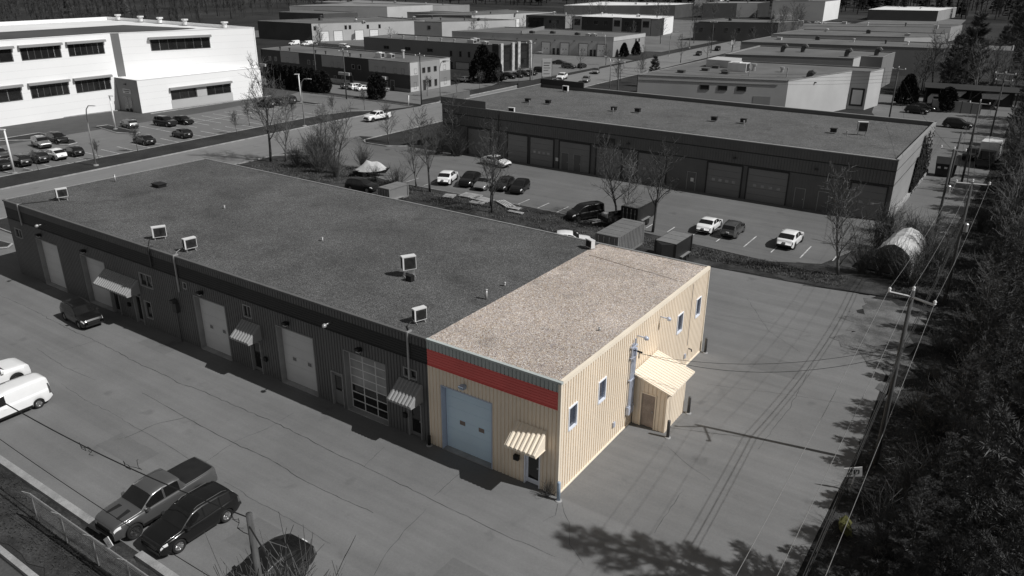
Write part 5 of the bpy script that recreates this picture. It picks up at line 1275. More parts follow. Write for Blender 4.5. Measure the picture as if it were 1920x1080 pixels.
def tree(key, x, y, label, sc=1., rz=None, group=None, name='bare_tree', z=0., cat='tree'):
    t = thing(name, label, cat, (x,y,z), (x*7.3+y*3.1) % 6.28 if rz is None else rz, group, sc)
    place(TREES[key][0], 'trunk', t); place(TREES[key][1], 'crown', t)
    return t
def shrub_mesh(seed, n=34, H=1.8, spread=.5, tr=.009):
    r = random.Random(seed); S, C = MB(), MB()
    for i in range(n):
        a = r.uniform(0,6.28); t = abs(r.gauss(0,spread)); L = H*r.uniform(.6,1.1)
        p = Vector((r.gauss(0,.16),r.gauss(0,.16),0)); d = Vector((math.cos(a)*math.sin(t),math.sin(a)*math.sin(t),math.cos(t)))
        pts = [p]
        for k in range(4):
            d = (d+Vector((r.gauss(0,.13),r.gauss(0,.13),.06))).normalized(); pts.append(pts[-1]+d*L/4)
        S.tube(pts, [tr*1.7,tr*1.5,tr*1.2,tr,tr*.6], 3, False)
        for k in range(6):
            i0 = r.randint(1,3); q = pts[i0].lerp(pts[i0+1], r.random()); nd = (d+Vector((r.gauss(0,.6),r.gauss(0,.6),r.gauss(0,.3)))).normalized()
            C.tube([q,q+nd*L*.15,q+nd*L*.3+Vector((0,0,.04))], [tr*.9,tr*.7,tr*.5], 3, False)
    return S, C
for k, kw in (('shrub',dict(seed=3)),('shrub2',dict(seed=5,n=46,spread=.65,H=1.6)),('thicket',dict(seed=8,n=60,H=3.2,spread=.45,tr=.014))):
    S_, C_ = shrub_mesh(**kw); TREES[k] = (S_.mesh('stems','twig'), C_.mesh('twigs','twig'))
def shrub(key, x, y, label, sc=1., group=None):
    t = thing('bare_shrub', label, 'shrub', (x,y,0), (x*5.1+y*2.7) % 6.28, group, sc)
    place(TREES[key][0], 'stems', t); place(TREES[key][1], 'twigs', t)
def pine_mesh(seed, H, R, nwh=16, per=6, tuft=.2, bare=.12, dens=1.0):
    r = random.Random(seed); T, C = MB(), MB()
    T.tube([(r.gauss(0,.03)*i,r.gauss(0,.03)*i,H*i/6) for i in range(7)], [.014*H*(1-.9*i/6)+.01 for i in range(7)], 7)
    def tuftat(p, d, s):
        for k in range(13):
            v = (d*r.uniform(.3,1.0)+Vector((r.gauss(0,.62),r.gauss(0,.62),r.gauss(.25,.5)))).normalized()*s*r.uniform(.7,1.2)
            w = v.cross(Vector((r.gauss(0,1),r.gauss(0,1),r.gauss(0,1)))); w.normalize(); w *= s*.046
            o = len(C.v); C.v += [tuple(p-w*.4), tuple(p+v*.55+w), tuple(p+v), tuple(p+v*.55-w)]; C.f.append((o,o+1,o+2,o+3))
    for i in range(nwh):
        f = bare+(1-bare)*(i+r.uniform(-.3,.3))/nwh; z = H*f
        L0 = R*(1-f)**.75*(.55+.45*min(1,f*3.2))+.2
        a0 = r.uniform(0,6.28)
        for k in range(per):
            a = a0+6.283*k/per+r.gauss(0,.22); L = L0*r.uniform(.65,1.15)
            d = Vector((math.cos(a),math.sin(a),lerp(.02,.75,f)+r.gauss(0,.1))).normalized()
            p = Vector((0,0,z)); pts = [p]
            for q in range(4):
                d = (d+Vector((r.gauss(0,.07),r.gauss(0,.07),.07))).normalized(); pts.append(pts[-1]+d*L/4)
            T.tube(pts, [.02+.012*L,.018+.008*L,.018,.012,.008], 4, False)
            nt = max(4, int(L*15*dens))
            for q in range(nt):
                t = .3+.7*(q+r.random())/nt; i0 = min(3,int(t*4)); c = pts[i0].lerp(pts[i0+1], t*4-i0)
                side = Vector((-d.y,d.x,0))*r.choice((-1,1)); sl = L*.3*(1.1-t)*r.random()
                c2 = c+(side*.9+d*.6).normalized()*sl
                if sl > .25: T.tube([c,c2], [.012,.007], 3, False)
                tuftat(c2, (c2-c+d*.25).normalized(), tuft*r.uniform(.8,1.25))
                if sl > .3: tuftat(c.lerp(c2,.55), d, tuft)
            tuftat(pts[-1], d, tuft*1.2)
    tuftat(Vector((0,0,H)), Vector((0,0,1)), tuft*1.3)
    return T, C
for k, kw in (('p1',dict(seed=1,H=10,R=2.6)),('p2',dict(seed=2,H=10,R=3.0,nwh=14,per=6)),('p3',dict(seed=3,H=10,R=2.2,nwh=18,per=6)),('p4',dict(seed=4,H=10,R=3.3,nwh=13,bare=.3,tuft=.22)),('pfar',dict(seed=5,H=10,R=2.8,nwh=13,per=5,tuft=.55,dens=.6))):
    T_, C_ = pine_mesh(**kw); TREES[k] = (T_.mesh('trunk','bark',True), C_.mesh('crown','needles'))
def cedar_mesh(seed, H, R, n=3400, col=True):
    r = random.Random(seed); C = MB(); T = MB(); T.tube([(0,0,0),(0,0,H*.85)], [.08,.02], 6)
    for i in range(n):
        f = r.random()**.85; z = H*(.03+.95*f)
        pr = R*(min(1,f*6+.55)*(1-f)**.55 if not col else min(1,.75+f*2)*(1-f**5)**.6)
        a = r.uniform(0,6.283); lump = 1+.16*math.sin(a*5+z*2.2+seed)+.1*math.sin(a*9-z*4)
        q = pr*lump*(.72+.3*r.random()**.5)
        p = Vector((math.cos(a)*q,math.sin(a)*q,z)); v = Vector((math.cos(a)*.5+r.gauss(0,.3),math.sin(a)*.5+r.gauss(0,.3),.7+r.gauss(0,.3))).normalized()*r.uniform(.18,.4)
        w = v.cross(Vector((r.gauss(0,1),r.gauss(0,1),r.gauss(0,1)))).normalized()*.09
        o = len(C.v); C.v += [tuple(p-w),tuple(p+w),tuple(p+v*.6+w*1.1),tuple(p+v),tuple(p+v*.6-w*1.1)]; C.f.append((o,o+1,o+2,o+3,o+4))
    return T, C
for k, kw in (('cedar',dict(seed=1,H=4.2,R=1.35,col=True)),('cedar_cone',dict(seed=2,H=4.2,R=1.5,col=False)),('cedar_slim',dict(seed=3,H=4.4,R=.85,n=2400,col=True))):
    T_, C_ = cedar_mesh(**kw); TREES[k] = (T_.mesh('trunk','bark'), C_.mesh('crown','cedar'))

tree('a',-63.2,36.4,'tall bare tree with thick trunk at the road corner of the grass',1.3,.4)
tree('d',-61.6,37.4,'slender pale bare tree beside the thick trunked tree',.95)
for i, (x, y, s, k) in enumerate(((-60.6,42.4,.72,'b'),(-57.8,40.4,.75,'d'),(-54.8,39.6,.8,'c'),(-53.6,38.2,.72,'b'))):
    tree(k,x,y,'bare tree in the thicket beside the tarpaulin boat',s,None,'bare trees of the roadside thicket')
for i, (x, y, s) in enumerate(((-59.5,40.2,1.0),(-57.6,38.2,1.1),(-55.6,37.4,1.15),(-54.2,36,1.0),(-58.2,36.2,.9),(-56.6,39.6,1.0),(-51.2,40.2,.9),(-52.2,36.6,.8),(-50.6,35.2,.7))):
    shrub('thicket',x,y,'tangled leafless shrub in the roadside thicket',s,'shrubs of the roadside thicket')
tree('c',-58.4,52.6,'bare tree alone on the kerbed entrance island',.62)
tree('b',-38.2,37.0,'dark forked bare tree behind the white crossover',.98)
tree('d',-40.8,37.8,'thin bare tree beside the dark forked tree',.78)
shrub('shrub2',-43,37.2,'rounded bare shrub beside the grey enclosed trailer',1.35)
shrub('shrub',-46.2,36.8,'small bare shrub by the tarpaulin boat',1.0)
tree('a',-29.4,36.0,'bare tree rising from the lumber in the grass',.92,1.2)
tree('b',-28.3,34.6,'thin bare tree at the end of the lumber',.7)
tree('c',-17.2,40.0,'dark bare tree beside the black van',.9,2.2)
tree('d',-15.9,39.6,'slim pale bare stem before the pale roofed trailer',.72)
tree('b',-12.6,38.2,'bare tree with a long side branch near the parking lot',.97)
tree('poplar',4.1,36.8,'slim pale bare tree standing between lot and tent',.93)
tree('far',-47.4,52.6,'bare tree at the corner of the dark building',.75); shrub('thicket',-46.2,52.2,'bush against the dark building front',1.1)
shrub('thicket',-48.8,51.6,'bush at the dark building corner beside the verge',1.2)
for x, y in ((-82.4,56.8),(-84.2,50),(-81.4,30),(-79.2,62.4),(-81.0,24.6),(-80.2,44.6),(-81.3,17.4),(-80,70.4)):
    tree('young',x,y,'young staked tree in the road verge',1.05 if y > 28 else .8,None,'young trees in the road verge')
for x, y in ((-81,88),(-78.6,94),(-77.6,100),(-77,106),(-76.4,112)):
    tree('young',x,y,'young bare tree on the bank by the striped building',1.15,None,'young trees on the bank')
for x, y in ((-66,150),(-61,128),(-58,121),(-55.5,127),(-60,136)):
    tree('far',x,y,'bare tree at the far junction',.55,None,'bare trees at the far junction')
tree('pfar',-51.5,124,'dark pine at the far junction',.62,None,None,'pine_tree')
# cedars and hedges
for i in range(9): tree('cedar_slim',-113.5+i*1.45,79.0,'dark cedar in the hedge beside the white building',1.0,None,'cedar hedge','cedar_tree')
for x in (-100.4,-99.2): tree('cedar',x,79.3,'broad dark cedar at the end of the hedge',.95,None,'end of the cedar hedge','cedar_tree')
tree('cedar',-86.2,80.0,'clipped dark cedar standing alone before the striped building',1.05,None,None,'cedar_tree')
tree('cedar_cone',-83.6,109.2,'big dark evergreen beside the stone pillars',1.75,None,None,'cedar_tree'); tree('cedar_cone',-81.8,110.6,'dark evergreen leaning on the big evergreen',1.4,None,None,'cedar_tree')
tree('cedar_cone',-5.6,131,'dark rounded cedar right of the loading dock',1.25,None,None,'cedar_tree'); tree('cedar',1.2,127.5,'dark rounded cedar before the board fence',.95,None,None,'cedar_tree')
for x, y in ((-82,172),(-81.2,178)): tree('cedar_cone',x,y,'small dark cone cedar beside the light cornice',.85,None,'cone cedars','cedar_tree')
for x, y in ((-50,116),(-46.5,121),(-45,118)): tree('cedar',x,y,'dark low evergreen mass at the junction',.7,None,'low evergreens at the junction','cedar_tree')
# wooded edge on the right
rnd = random.Random(77)
PG = 'pines of the right hand wood'
PINES = [(16.6,5.4,.7,'p1'),(18.6,8.6,.9,'p2'),(16.4,13.6,.75,'p1'),(18.6,15.6,1.0,'p3'),(17.2,23.6,.85,'p2'),(18.6,27.6,.95,'p1'),(17.2,33.4,.85,'p3'),(18.2,37.2,.95,'p4'),(17.4,46.8,.9,'p2'),(16.8,54.4,.9,'p1'),(17.8,-1,1.0,'p4'),(15.9,64.6,.9,'p3'),(15.6,74.6,.9,'p4'),(15.2,90,.95,'p1'),(14.2,3.2,.5,'p2'),(15.4,.2,.6,'p1'),(13.4,-1.6,.36,'p3'),(14.6,7.2,.5,'p1'),(15.2,11.2,.62,'p3'),(14.6,15.4,.5,'p2'),(15.8,17,.7,'p3'),(15,21.6,.6,'p4'),(14.6,26.2,.55,'p2'),(15.6,30,.72,'p1'),(14.8,35.4,.6,'p4'),(15.8,39.5,.75,'p2'),(14.6,44.5,.62,'p1'),(15.4,50,.75,'p3'),(14.4,56,.7,'p2'),(14.6,63,.75,'p4'),(13.8,71,.75,'p1'),(13.6,86,.8,'p2'),(13.2,101,.85,'p4'),(12.8,116,.85,'p2'),(17.5,-3.5,1.15,'p2'),(20.5,-7,1.3,'p1'),(17.7,1.0,1.76,'p3'),(16.0,8.4,.62,'p2'),(17.6,12.8,.8,'p4'),(21,6,1.2,'p3'),(22,13,1.25,'p2'),(17.4,18.4,.85,'p1'),(19.6,22.5,1.0,'p2'),
 (17.0,26.4,.7,'p3'),(22,28,1.15,'p4'),(19.4,32.6,.9,'p1'),(23,37,1.2,'p2'),(19.8,42,1.0,'p3'),(23.4,47,1.2,'p1'),(19.6,52,1.0,'p4'),(17.6,58,.95,'p2'),(21.2,63,1.2,'p1'),(16.8,68.5,1.0,'p3'),(19.6,75,1.15,'p2'),
 (15.8,80,1.0,'p1'),(18.6,87,1.2,'p4'),(15.2,95,1.05,'p3'),(17.8,102,1.2,'p2'),(14.6,110,1.1,'p1'),(17,118,1.3,'p3'),(13.4,126,1.1,'p2'),(15.2,3.6,.42,'p3'),(14.6,-1.4,.5,'p4'),(24,-1,1.3,'p4'),(26,20,1.3,'p1'),(16.2,-7.5,.75,'p3')]
for x, y, s, k in PINES:
    c = 'low young pine at the front edge of the right hand wood' if s < .66 else ('medium dark pine in the right hand wood' if s < 1.05 else 'tall dark pine rising above the right hand wood')
    if k == 'p4': c = c.replace('dark pine', 'bare trunked dark pine').replace('young pine', 'bare trunked young pine')
    tree(k,x,y,c,s,None,PG+(' (low)' if s < .66 else (' (medium)' if s < 1.05 else ' (tall)'))+(' bare trunked' if k == 'p4' else ''),'pine_tree')
for i in range(60):
    y = rnd.uniform(14,130); x = lerp(14.2,12.8,y/130)+abs(rnd.gauss(0,3.2))
    k = rnd.choice(['far','d','b','far2'])
    tree(k,x,y,'pale barked leafless tree among the right hand pines' if k in ('d','far2') else 'dark barked leafless tree among the right hand pines',rnd.uniform(.55,.95),None,'bare trees of the wood, '+('pale' if k in ('d','far2') else 'dark'))
for i in range(46):
    y = rnd.uniform(-2,120); x = lerp(12.6,12.2,y/120)+abs(rnd.gauss(0,2.2))
    k = rnd.choice(['shrub','shrub2','thicket'])
    shrub(k,x,y,{'shrub':'upright leafless shrub under the power poles','shrub2':'broad spreading leafless shrub under the power poles','thicket':'tall tangled leafless shrub under the power poles'}[k],rnd.uniform(.6,1.1),'undergrowth of the wood, '+{'shrub':'upright','shrub2':'broad','thicket':'tall'}[k])
for x, y in ((6.0,47.5),(7.6,48.8),(8.8,47),(5.4,45.4),(9.6,44.6),(10.4,41.6),(5.2,50.6),(5.6,38.2),(6.9,38.6),(8.2,38.4),(9.6,39),(10.2,42),(9.4,37.4)): shrub('thicket',x,y,'bare shrub growing around the garage tent',.85,'shrubs around the tent')
for x, y, s in ((9.6,43.5,.55),(10.8,39.2,.6),(6.6,44.6,.5)): tree('d',x,y,'thin bare tree arching over the garage tent',s,None,'thin trees over the tent')
# tall clump behind the lane
tree('pfar',1.5,152,'tall dark pine above the clump behind the lane',1.5,None,None,'pine_tree'); tree('pfar',-.5,146,'dark pine inside the clump behind the lane',1.15,None,None,'pine_tree')
for i in range(16): tree(rnd.choice(['far','far2']),rnd.uniform(-8,10),rnd.uniform(143,158),'bare tree in the clump behind the lane',rnd.uniform(.75,1.2),None,'bare clump behind the lane')
# woods closing the view
def far_woods(name, label, spots, seed, m, evergreen=0.):
    """a distant wood that reads as one mass: several hundred light trees in one mesh"""
    r = random.Random(seed); b = MB()
    for x, y, H in spots:
        ever = r.random() < evergreen; lx, ly = r.gauss(0,.04)*H, r.gauss(0,.04)*H
        b.tube([(x,y,-.2),(x+lx*.4,y+ly*.4,H*.45),(x+lx,y+ly,H*.95)], [.02*H,.014*H,.004*H], 3, False)
        for k in range(90 if ever else 60):
            f = r.uniform(.12,.95) if ever else r.uniform(.25,.9); a = r.uniform(0,6.283)
            L = (H*.24*(1-f)+.5) if ever else H*.26*(1.15-f)*r.uniform(.6,1.2)
            p = Vector((x+lx*f,y+ly*f,H*f)); t = 1.5 if ever else r.uniform(.35,1.0)
            q = p+Vector((math.cos(a)*math.sin(t),math.sin(a)*math.sin(t),math.cos(t)))*L
            if ever:
                w = Vector((-math.sin(a),math.cos(a),.3))*L*.3; o = len(b.v); b.v += [tuple(p),tuple(p.lerp(q,.6)+w),tuple(q-Vector((0,0,.3))),tuple(p.lerp(q,.6)-w)]; b.f.append((o,o+1,o+2,o+3))
            else:
                b.tube([p,q], [.05,.02], 3, False)
                for j in range(3):
                    c = p.lerp(q, r.uniform(.3,.9)); e = c+Vector((r.gauss(0,1),r.gauss(0,1),r.gauss(.7,.6))).normalized()*L*.45; b.tube([c,e], [.03,.012], 3, False)
    stuff(tag(b.build(name, m), label, 'woods'))
sp = []
while len(sp) < 330:
    x = rnd.uniform(-460,-235); y = rnd.uniform(80,345)
    if x > -275 and y > 172: continue
    sp.append((x,y,rnd.uniform(8,15)))
far_woods('far_woods','bare grey woods beyond the white building',sp,41,'twig',.04)
sp = [(x,rnd.uniform(425,540)-max(0,-x-100)*.2,rnd.uniform(10,18)) for x in [rnd.uniform(-345,70) for i in range(330)]]
sp += [(rnd.uniform(2,62),rnd.uniform(195,420),rnd.uniform(8,14)) for i in range(110)]
far_woods('skyline_woods','dark mixed woods along the far skyline',sp,42,'cedar',.45)
for i in range(26):
    tree(rnd.choice(['far','pfar','far2']),rnd.uniform(3,34),rnd.uniform(150,300),'tree beyond the wood at the far right',rnd.uniform(.9,1.4),None,'trees at the far right')
for i in range(22):
    tree(rnd.choice(['far','far2']),rnd.uniform(-160,-60),rnd.uniform(285,335),'bare tree between far buildings',rnd.uniform(.7,1.1),None,'bare trees between far buildings')
for x, y, s in ((-152,80,.9),(-148,90,.8),(-140,94,.9),(-66,262,1.0),(-62.5,246,1.1),(-60.5,232,1.0),(-58,252,.9),(-118,206,.5),(-64,168,.7),(-128,192,.8),(-140,188,.7),(-118,196,.7),(-132,230,.9),(-150,196,.8),(-96,206,.7),(-90,214,.8),(-82,222,.7),(-45,196,.6),(-30,200,.6),(-52,214,.8),(-100,140,.5),(-106,144,.6),(-134,112,.7),(-142,118,.8),(-150,126,.8),(-136,140,.6),(-146,150,.6),(-77.5,140,.5),(-77,152,.5),(-60,176,.6),(-58.5,190,.7),(-57,204,.7)):
    tree('far',x,y,'lone bare tree between mid distance buildings',s,None,'lone bare trees in mid distance')
# foreground shrub by the pole
for x, y, s in ((-2.9,-13.4,1.35),(-2.1,-13.8,1.15),(-3.6,-13.3,1.05)): shrub('thicket',x,y,'bare shrub beside the wooden pole and black car',s,'bare shrubs beside the wooden pole')
shrub('shrub',-.35,-.3,'tiny leafless bush at the beige unit corner',.45)
# litter and grass clumps
def scatter(name, label, cat, regions, n, seed, m, hi=.22):
    r = random.Random(seed); b = MB()
    for i in range(n):
        x0, x1, y0, y1 = r.choice(regions); x, y = r.uniform(x0,x1), r.uniform(y0,y1)
        for k in range(3):
            a = r.uniform(0,6.28); h = r.uniform(.4,1)*hi; w = r.uniform(.012,.03); dx, dy = math.cos(a), math.sin(a)
            o = len(b.v); b.v += [(x-dy*w,y+dx*w,.03),(x+dy*w,y-dx*w,.03),(x+dx*h*.7,y+dy*h*.7,.03+h)]; b.f.append((o,o+1,o+2))
    stuff(tag(b.build(name, m), label, cat))
mat('weed', .05, .9, var=.4, scale=1.); mat('dry_blade', .11, .9, var=.5, scale=.6); mat('litter', .085, .9, var=.6, scale=1.0)
scatter('dry_grass','tufts of dry grass in the strip between the lots','grass',[(-63,-50,30,38),(-50,-14,33,37.5),(-14,5,34,36.5),(-60,-50,33,40)],9000,1,'dry_blade')
scatter('leaf_litter','dry litter and grass on the floor of the wood','litter',[(11.2,17,-4,60),(11.2,15,60,120),(8,14,34.5,50)],12000,2,'litter',.18)
scatter('weed_fringe','weeds along the fence and kerb','grass',[(-30,-2,-15.7,-13.6)],1800,3,'weed',.1)

# ------------------------------------------------------------------ poles, wires, lamps, signs, fence
def catenary(p, q, sag, n=14): return [tuple(Vector(p).lerp(Vector(q), i/n)-Vector((0,0,sag*4*(i/n)*(1-i/n)))) for i in range(n+1)]
def wire(p, q, sag, label, r=.012, m='cable', n=14, group='overhead wires', rz=0):
    b = MB(); b.tube(catenary(p,q,sag,n), r, 4, False); return tag(b.build('power_line', m), label, 'wire', group)
def power_pole(x, y, h, label, arms=None, lean=(0,0), r=.125, gear=False, group=None):
    o = thing('utility_pole', label, 'utility pole', (x,y,0), 0, group)
    b = MB(); b.tube([(0,0,-.1),(lean[0]*.5,lean[1]*.5,h*.5),(lean[0],lean[1],h)], [r,r*.85,r*.68], 10); b.build('post','wood_pole',o,True)
    for a in arms or []:
        p0, p1 = Vector(a[0]), Vector(a[1]); b = MB(); b.tube([p0,p1], .055, 4); c = b.build('crossarm', a[2] if len(a) > 2 else 'lamp_steel', o)
        for e in (p0, p1):
            if (Vector((lean[0],lean[1],e.z))-e).length > .3:
                b = MB(); b.lathe([(.03,0),(.07,.05),(.05,.1),(.075,.15),(.04,.22)],8,'z',tuple(e)); b.build('insulator','insulator',c)
    if arms:
        b = MB(); b.lathe([(.03,0),(.07,.05),(.05,.1),(.075,.15),(.04,.22)],8,'z',(lean[0],lean[1],h)); b.build('insulator','insulator',o)
    if gear:
        b = MB(); b.lathe([(.16,0),(.16,.55),(.1,.62)],10,'z',(.25,-.05,h*.62)); b.build('bracket_box','galvanised',o)
    return o
power_pole(11.7,11.1,9.3,'wooden power pole with angled steel arms beside the beige unit drive',[((0,0,9.0),(-.88,-.75,9.3)),((0,0,9.0),(1.0,-1.1,9.25))])
power_pole(11.9,34.9,9.2,'wooden power pole with straight steel arm beside the garage tent',[((-.95,-.3,9.1),(1.0,.25,9.1))],gear=True)
power_pole(9.6,45.6,9.2,'leaning wooden power pole with crossarm at the dark building corner',[((-1.0,.8,9.1),(.8,.4,9.1))],lean=(0,.2),gear=True)
power_pole(9.0,75.1,9.2,'wooden pole beside the box truck with angled arms',[((-1.0,.4,8.9),(.9,.3,8.9))])
power_pole(9.6,103.7,9.4,'tall wooden pole with double crossarm by the far lane',[((-1.2,.2,9.3),(1.2,-.2,9.3)),((-1.0,.2,8.4),(1.0,-.2,8.4))])
power_pole(-3.6,101.4,9.4,'wooden pole with guy wires behind the dark building',[((-.8,.1,9.2),(.9,-.1,9.2))])
power_pole(8.0,70,6.5,'short stub pole beside the lane pole',None,(.2,.6),.13)
ring = {0: (11.7,11.1), 1: (11.9,34.9), 2: (9.0,75.1), 3: (9.6,103.7), 4: (9.5,160)}
offs = [(-.9,9.45),(.0,9.55),(1.0,9.4)]
for k, (dx, z) in enumerate(offs):
    wire((11.7+dx,11.1-.75*abs(dx),z),(11.7+dx,-45,z-.3),1.1,'bright overhead line running beside the beige unit',.009,'wire_bright',24)
    for a, c in ((0,1),(1,2),(2,3),(3,4)):
        (xa,ya),(xc,yc) = ring[a], ring[c]
        wire((xa+dx,ya-(.75*abs(dx) if a == 0 else 0),z),(xc+dx,yc,z-.1),.45,'overhead line between the wooden poles by the wood',.008,'wire_bright' if a < 1 else 'cable')
for z, r in ((6.9,.014),(6.5,.02),(6.2,.013)):
    wire((11.8,11.1,z),(11.9,-45,z-.2),1.0,'black communication cable running beside the beige unit',r,'cable',24)
    wire((11.8,11.1,z),(11.9,34.9,z),.5,'black communication cable between the wooden poles',r); wire((11.9,34.9,z),(9.0,75.1,z),.7,'black communication cable between the wooden poles',r); wire((9,75.1,z),(9.6,103.7,z),.7,'black communication cable between the wooden poles',r)
wire((9.6,45.6,9.1),(9.0,75.1,9.0),.5,'slack line from the leaning pole to the lane pole',.014); wire((9.6,45.6,9.1),(-3.6,101.4,9.3),.9,'slack line from the leaning pole to the far pole',.014)
wire((.45,7.15,4.5),(11.6,11.0,6.5),.75,'black service cable from beige unit to power pole',.011); wire((.55,7.4,4.4),(11.6,11.0,6.1),1.0,'lower black service cable from beige unit to power pole',.013)
for k in range(4): wire((-3.6,101.4,8.9-k*.5),(-42,86,8.4-k*.5),.8,'line crossing before the grey warehouse',.014)
wire((-3.6,101.4,9.0),(-1.2,103,0),0,'steel guy wire of the far pole',.012); wire((11.9,34.9,7.5),(13.8,36.8,0),0,'steel guy wire of the pole beside the tent',.01)
# foreground pole and its bundles
power_pole(-3.47,-13.7,6.5,'weathered wooden pole in front of the black car',None,(0,0),.16)
wire((-3.6,-13.6,6.2),(-21.0,-13.6,4.75),.35,'thick bundled cable above the parked pickup',.03,n=22); wire((-21,-13.6,4.75),(-60,-13.4,6.6),.5,'thick bundled cable above the white van',.03,n=22)
wire((-2.5,-13.9,2.9),(-22,-13.8,2.6),.25,'lower thin cable above the fence',.018,n=22); wire((-22,-13.8,2.6),(-60,-13.8,5),.25,'lower thin cable beyond the van',.018)
wire((-3.4,-13.8,6.1),(4,-15.5,4.6),.5,'thick cable leaving the weathered pole toward the drive',.028)
rnd = random.Random(31)
for (x, z) in ((-11,5.5),(-14.2,5.1),(-4.6,6.0)):
    b = MB(); p = Vector((x,-13.6,z-.05)); pts = [p]
    for k in range(9): pts.append(pts[-1]+Vector((rnd.gauss(.05,.14),rnd.gauss(0,.1),-.1 if k < 5 else .06)))
    b.tube(pts, .012, 4, False); b.tube([p,p+Vector((.1,0,-.25)),p+Vector((.3,.05,-.3)),p+Vector((.35,0,-.05))], .012, 4, False)
    tag(b.build('loose_cable','cable'),'loose looped cable hanging from the bundled line','cable','loose loops on the bundled line')
def lamp_post(x, y, h, label, rz, curved=True, group=None, m='lamp_steel'):
    o = thing('street_lamp', label, 'street lamp', (x,y,0), rz, group); b = MB()
    if curved: b.tube([(0,0,0),(0,0,h*.62),(.02,0,h*.8),(.25,0,h*.93),(.7,0,h*.99),(1.5,0,h)], [.1,.08,.07,.06,.055,.045], 8)
    else: b.tube([(0,0,0),(0,0,h)], [.13,.09], 8)
    b.build('post', m, o, True)
    b = MB(); b.hexa([(1.4,-.09,h-.06),(2.0,-.07,h-.03),(2.0,.07,h-.03),(1.4,.09,h-.06),(1.4,-.09,h+.05),(2.0,-.06,h+.04),(2.0,.06,h+.04),(1.4,.09,h+.05)] if curved else [(-.1,-.14,h-.05),(.75,-.14,h-.05),(.75,.14,h-.05),(-.1,.14,h-.05),(-.1,-.14,h+.08),(.75,-.12,h+.06),(.75,.12,h+.06),(-.1,.14,h+.08)])
    b.build('lamp_head', 'lamp_white', o)
    b = MB(); b.lathe([(.32,0),(.3,.16),(.14,.2)],10); b.build('base','concrete',o)
lamp_post(-82.3,15.2,5.1,'straight white lamp post in the verge beside dark cars',math.radians(200),False,None,'lamp_white')
lamp_post(-97.4,36.5,4.9,'straight white lamp post on the near kerb island',math.radians(20),False,None,'lamp_white')
lamp_post(-93.9,68.9,4.9,'straight white lamp post on the far kerb island',math.radians(200),False,None,'lamp_white')
lamp_post(-78.4,22.7,7.3,'curved grey street lamp in the verge before the white building',math.radians(10))
lamp_post(-77.0,54.4,7.1,'curved grey street lamp in the verge before the cedar hedge',math.radians(10))
lamp_post(-74.9,84.4,7.2,'curved street lamp at the bank before the striped building',math.radians(20))
lamp_post(-70.8,108.5,7.0,'curved street lamp at the road behind the roof parapet',math.radians(20))
lamp_post(-77,205.9,7.5,'curved street lamp far along the road',math.radians(10)); lamp_post(-86,168.5,6,'curved street lamp beside the grey warehouse',math.radians(150)); lamp_post(-56,113.4,6.5,'curved street lamp on the verge at the junction',math.radians(160)); lamp_post(-72.8,181,6.5,'curved street lamp before the white roofed building',math.radians(10))
for x, y, l in ((-75.1,79.4,'wooden pole with crossarm at the driveway by the striped building'),(-90.5,76.6,'wooden pole rising from the cedar hedge'),(-72.6,110.5,'wooden pole at the road behind the roof parapet'),(-66.5,196,'wooden pole far along the road'),(-43.4,91.5,'wooden pole before the loading dock warehouse roof'),(-105,83,'wooden pole before the striped building canopies')):
    power_pole(x,y,8.6,l,[((-1,0,8.3),(1,0,8.3))])
b = MB(); 
ps = thing('marker_post','white marker post at the driveway corner','post',(-76.2,77.2,0)); b = MB(); b.tube([(0,0,0),(.15,0,1.9)],[.09,.08],8); b.build('post','lamp_white',ps,True)
b = MB(); b.box(-.1,.1,-.02,.02,1.55,1.75); b.build('reflector','frame_grey',ps)
def sign(name, label, x, y, rz, w, h, z0, m, post_m, lines=(), two=True, d=.1):
    o = thing(name, label, 'sign', (x,y,0), rz); b = MB(); b.box(-w/2,w/2,-d,d,z0,z0+h); bd = b.build('board', m, o)
    b = MB()
    for sx in ((-1,1) if two else (0,)): b.box(sx*w/2-.09,sx*w/2+.09,-.09,.09,0,z0+h*(.9 if two else .4))
    b.build('post', post_m, o)
    for (u0, u1, a, c, mm) in lines:
        b = MB(); b.box(u0,u1,-d-.02,-d+.005,a,c); b.build('lettering', mm, bd)
sign('pylon_sign','tall grey pylon sign with rows of lettering',-73.6,118.6,math.radians(35),2.0,3.6,1.0,'wall_light','wall_black',[(-.7,.7,3.7,3.85,'wall_dark'),(-.7,.5,3.2,3.35,'wall_dark'),(-.7,.7,2.7,2.8,'wall_dark'),(-.7,.3,2.2,2.3,'wall_dark'),(-.7,.6,1.5,1.6,'wall_dark')])
sign('road_sign','small white road sign at the far junction',-63.8,206,math.radians(30),1.0,2.0,1.0,'lamp_white','wall_dark',(),False,.05)
# no-parking style plate hung on the cables beside the drive
sg = thing('hanging_sign','white rectangular sign with black mark tilted beside the drive','sign',(11.15,8.1,0),math.radians(20))
b = MB(); b.tube([(0,0,0),(.1,0,1.15)],.03,6); b.build('post','galvanised',sg)
b = MB(); b.hexa([(-.35,-.02,.75),(.4,-.02,.92),(.4,.02,.92),(-.35,.02,.75),(-.43,-.02,1.2),(.32,-.02,1.42),(.32,.02,1.42),(-.43,.02,1.2)]); bd = b.build('board','plate',sg)
def stroke(p, q, w=.035):
    b = MB(); n = Vector((-(q[1]-p[1]), q[0]-p[0])).normalized()*w
    f = lambda u, v: (-.39+.75*u+-.08*v+.04, -.024, .77+.17*u+.46*v)
    b.add([f(p[0]-n.x,p[1]-n.y), f(p[0]+n.x,p[1]+n.y), f(q[0]+n.x,q[1]+n.y), f(q[0]-n.x,q[1]-n.y)], [(0,1,2,3)]); b.build('lettering','wall_black',bd)
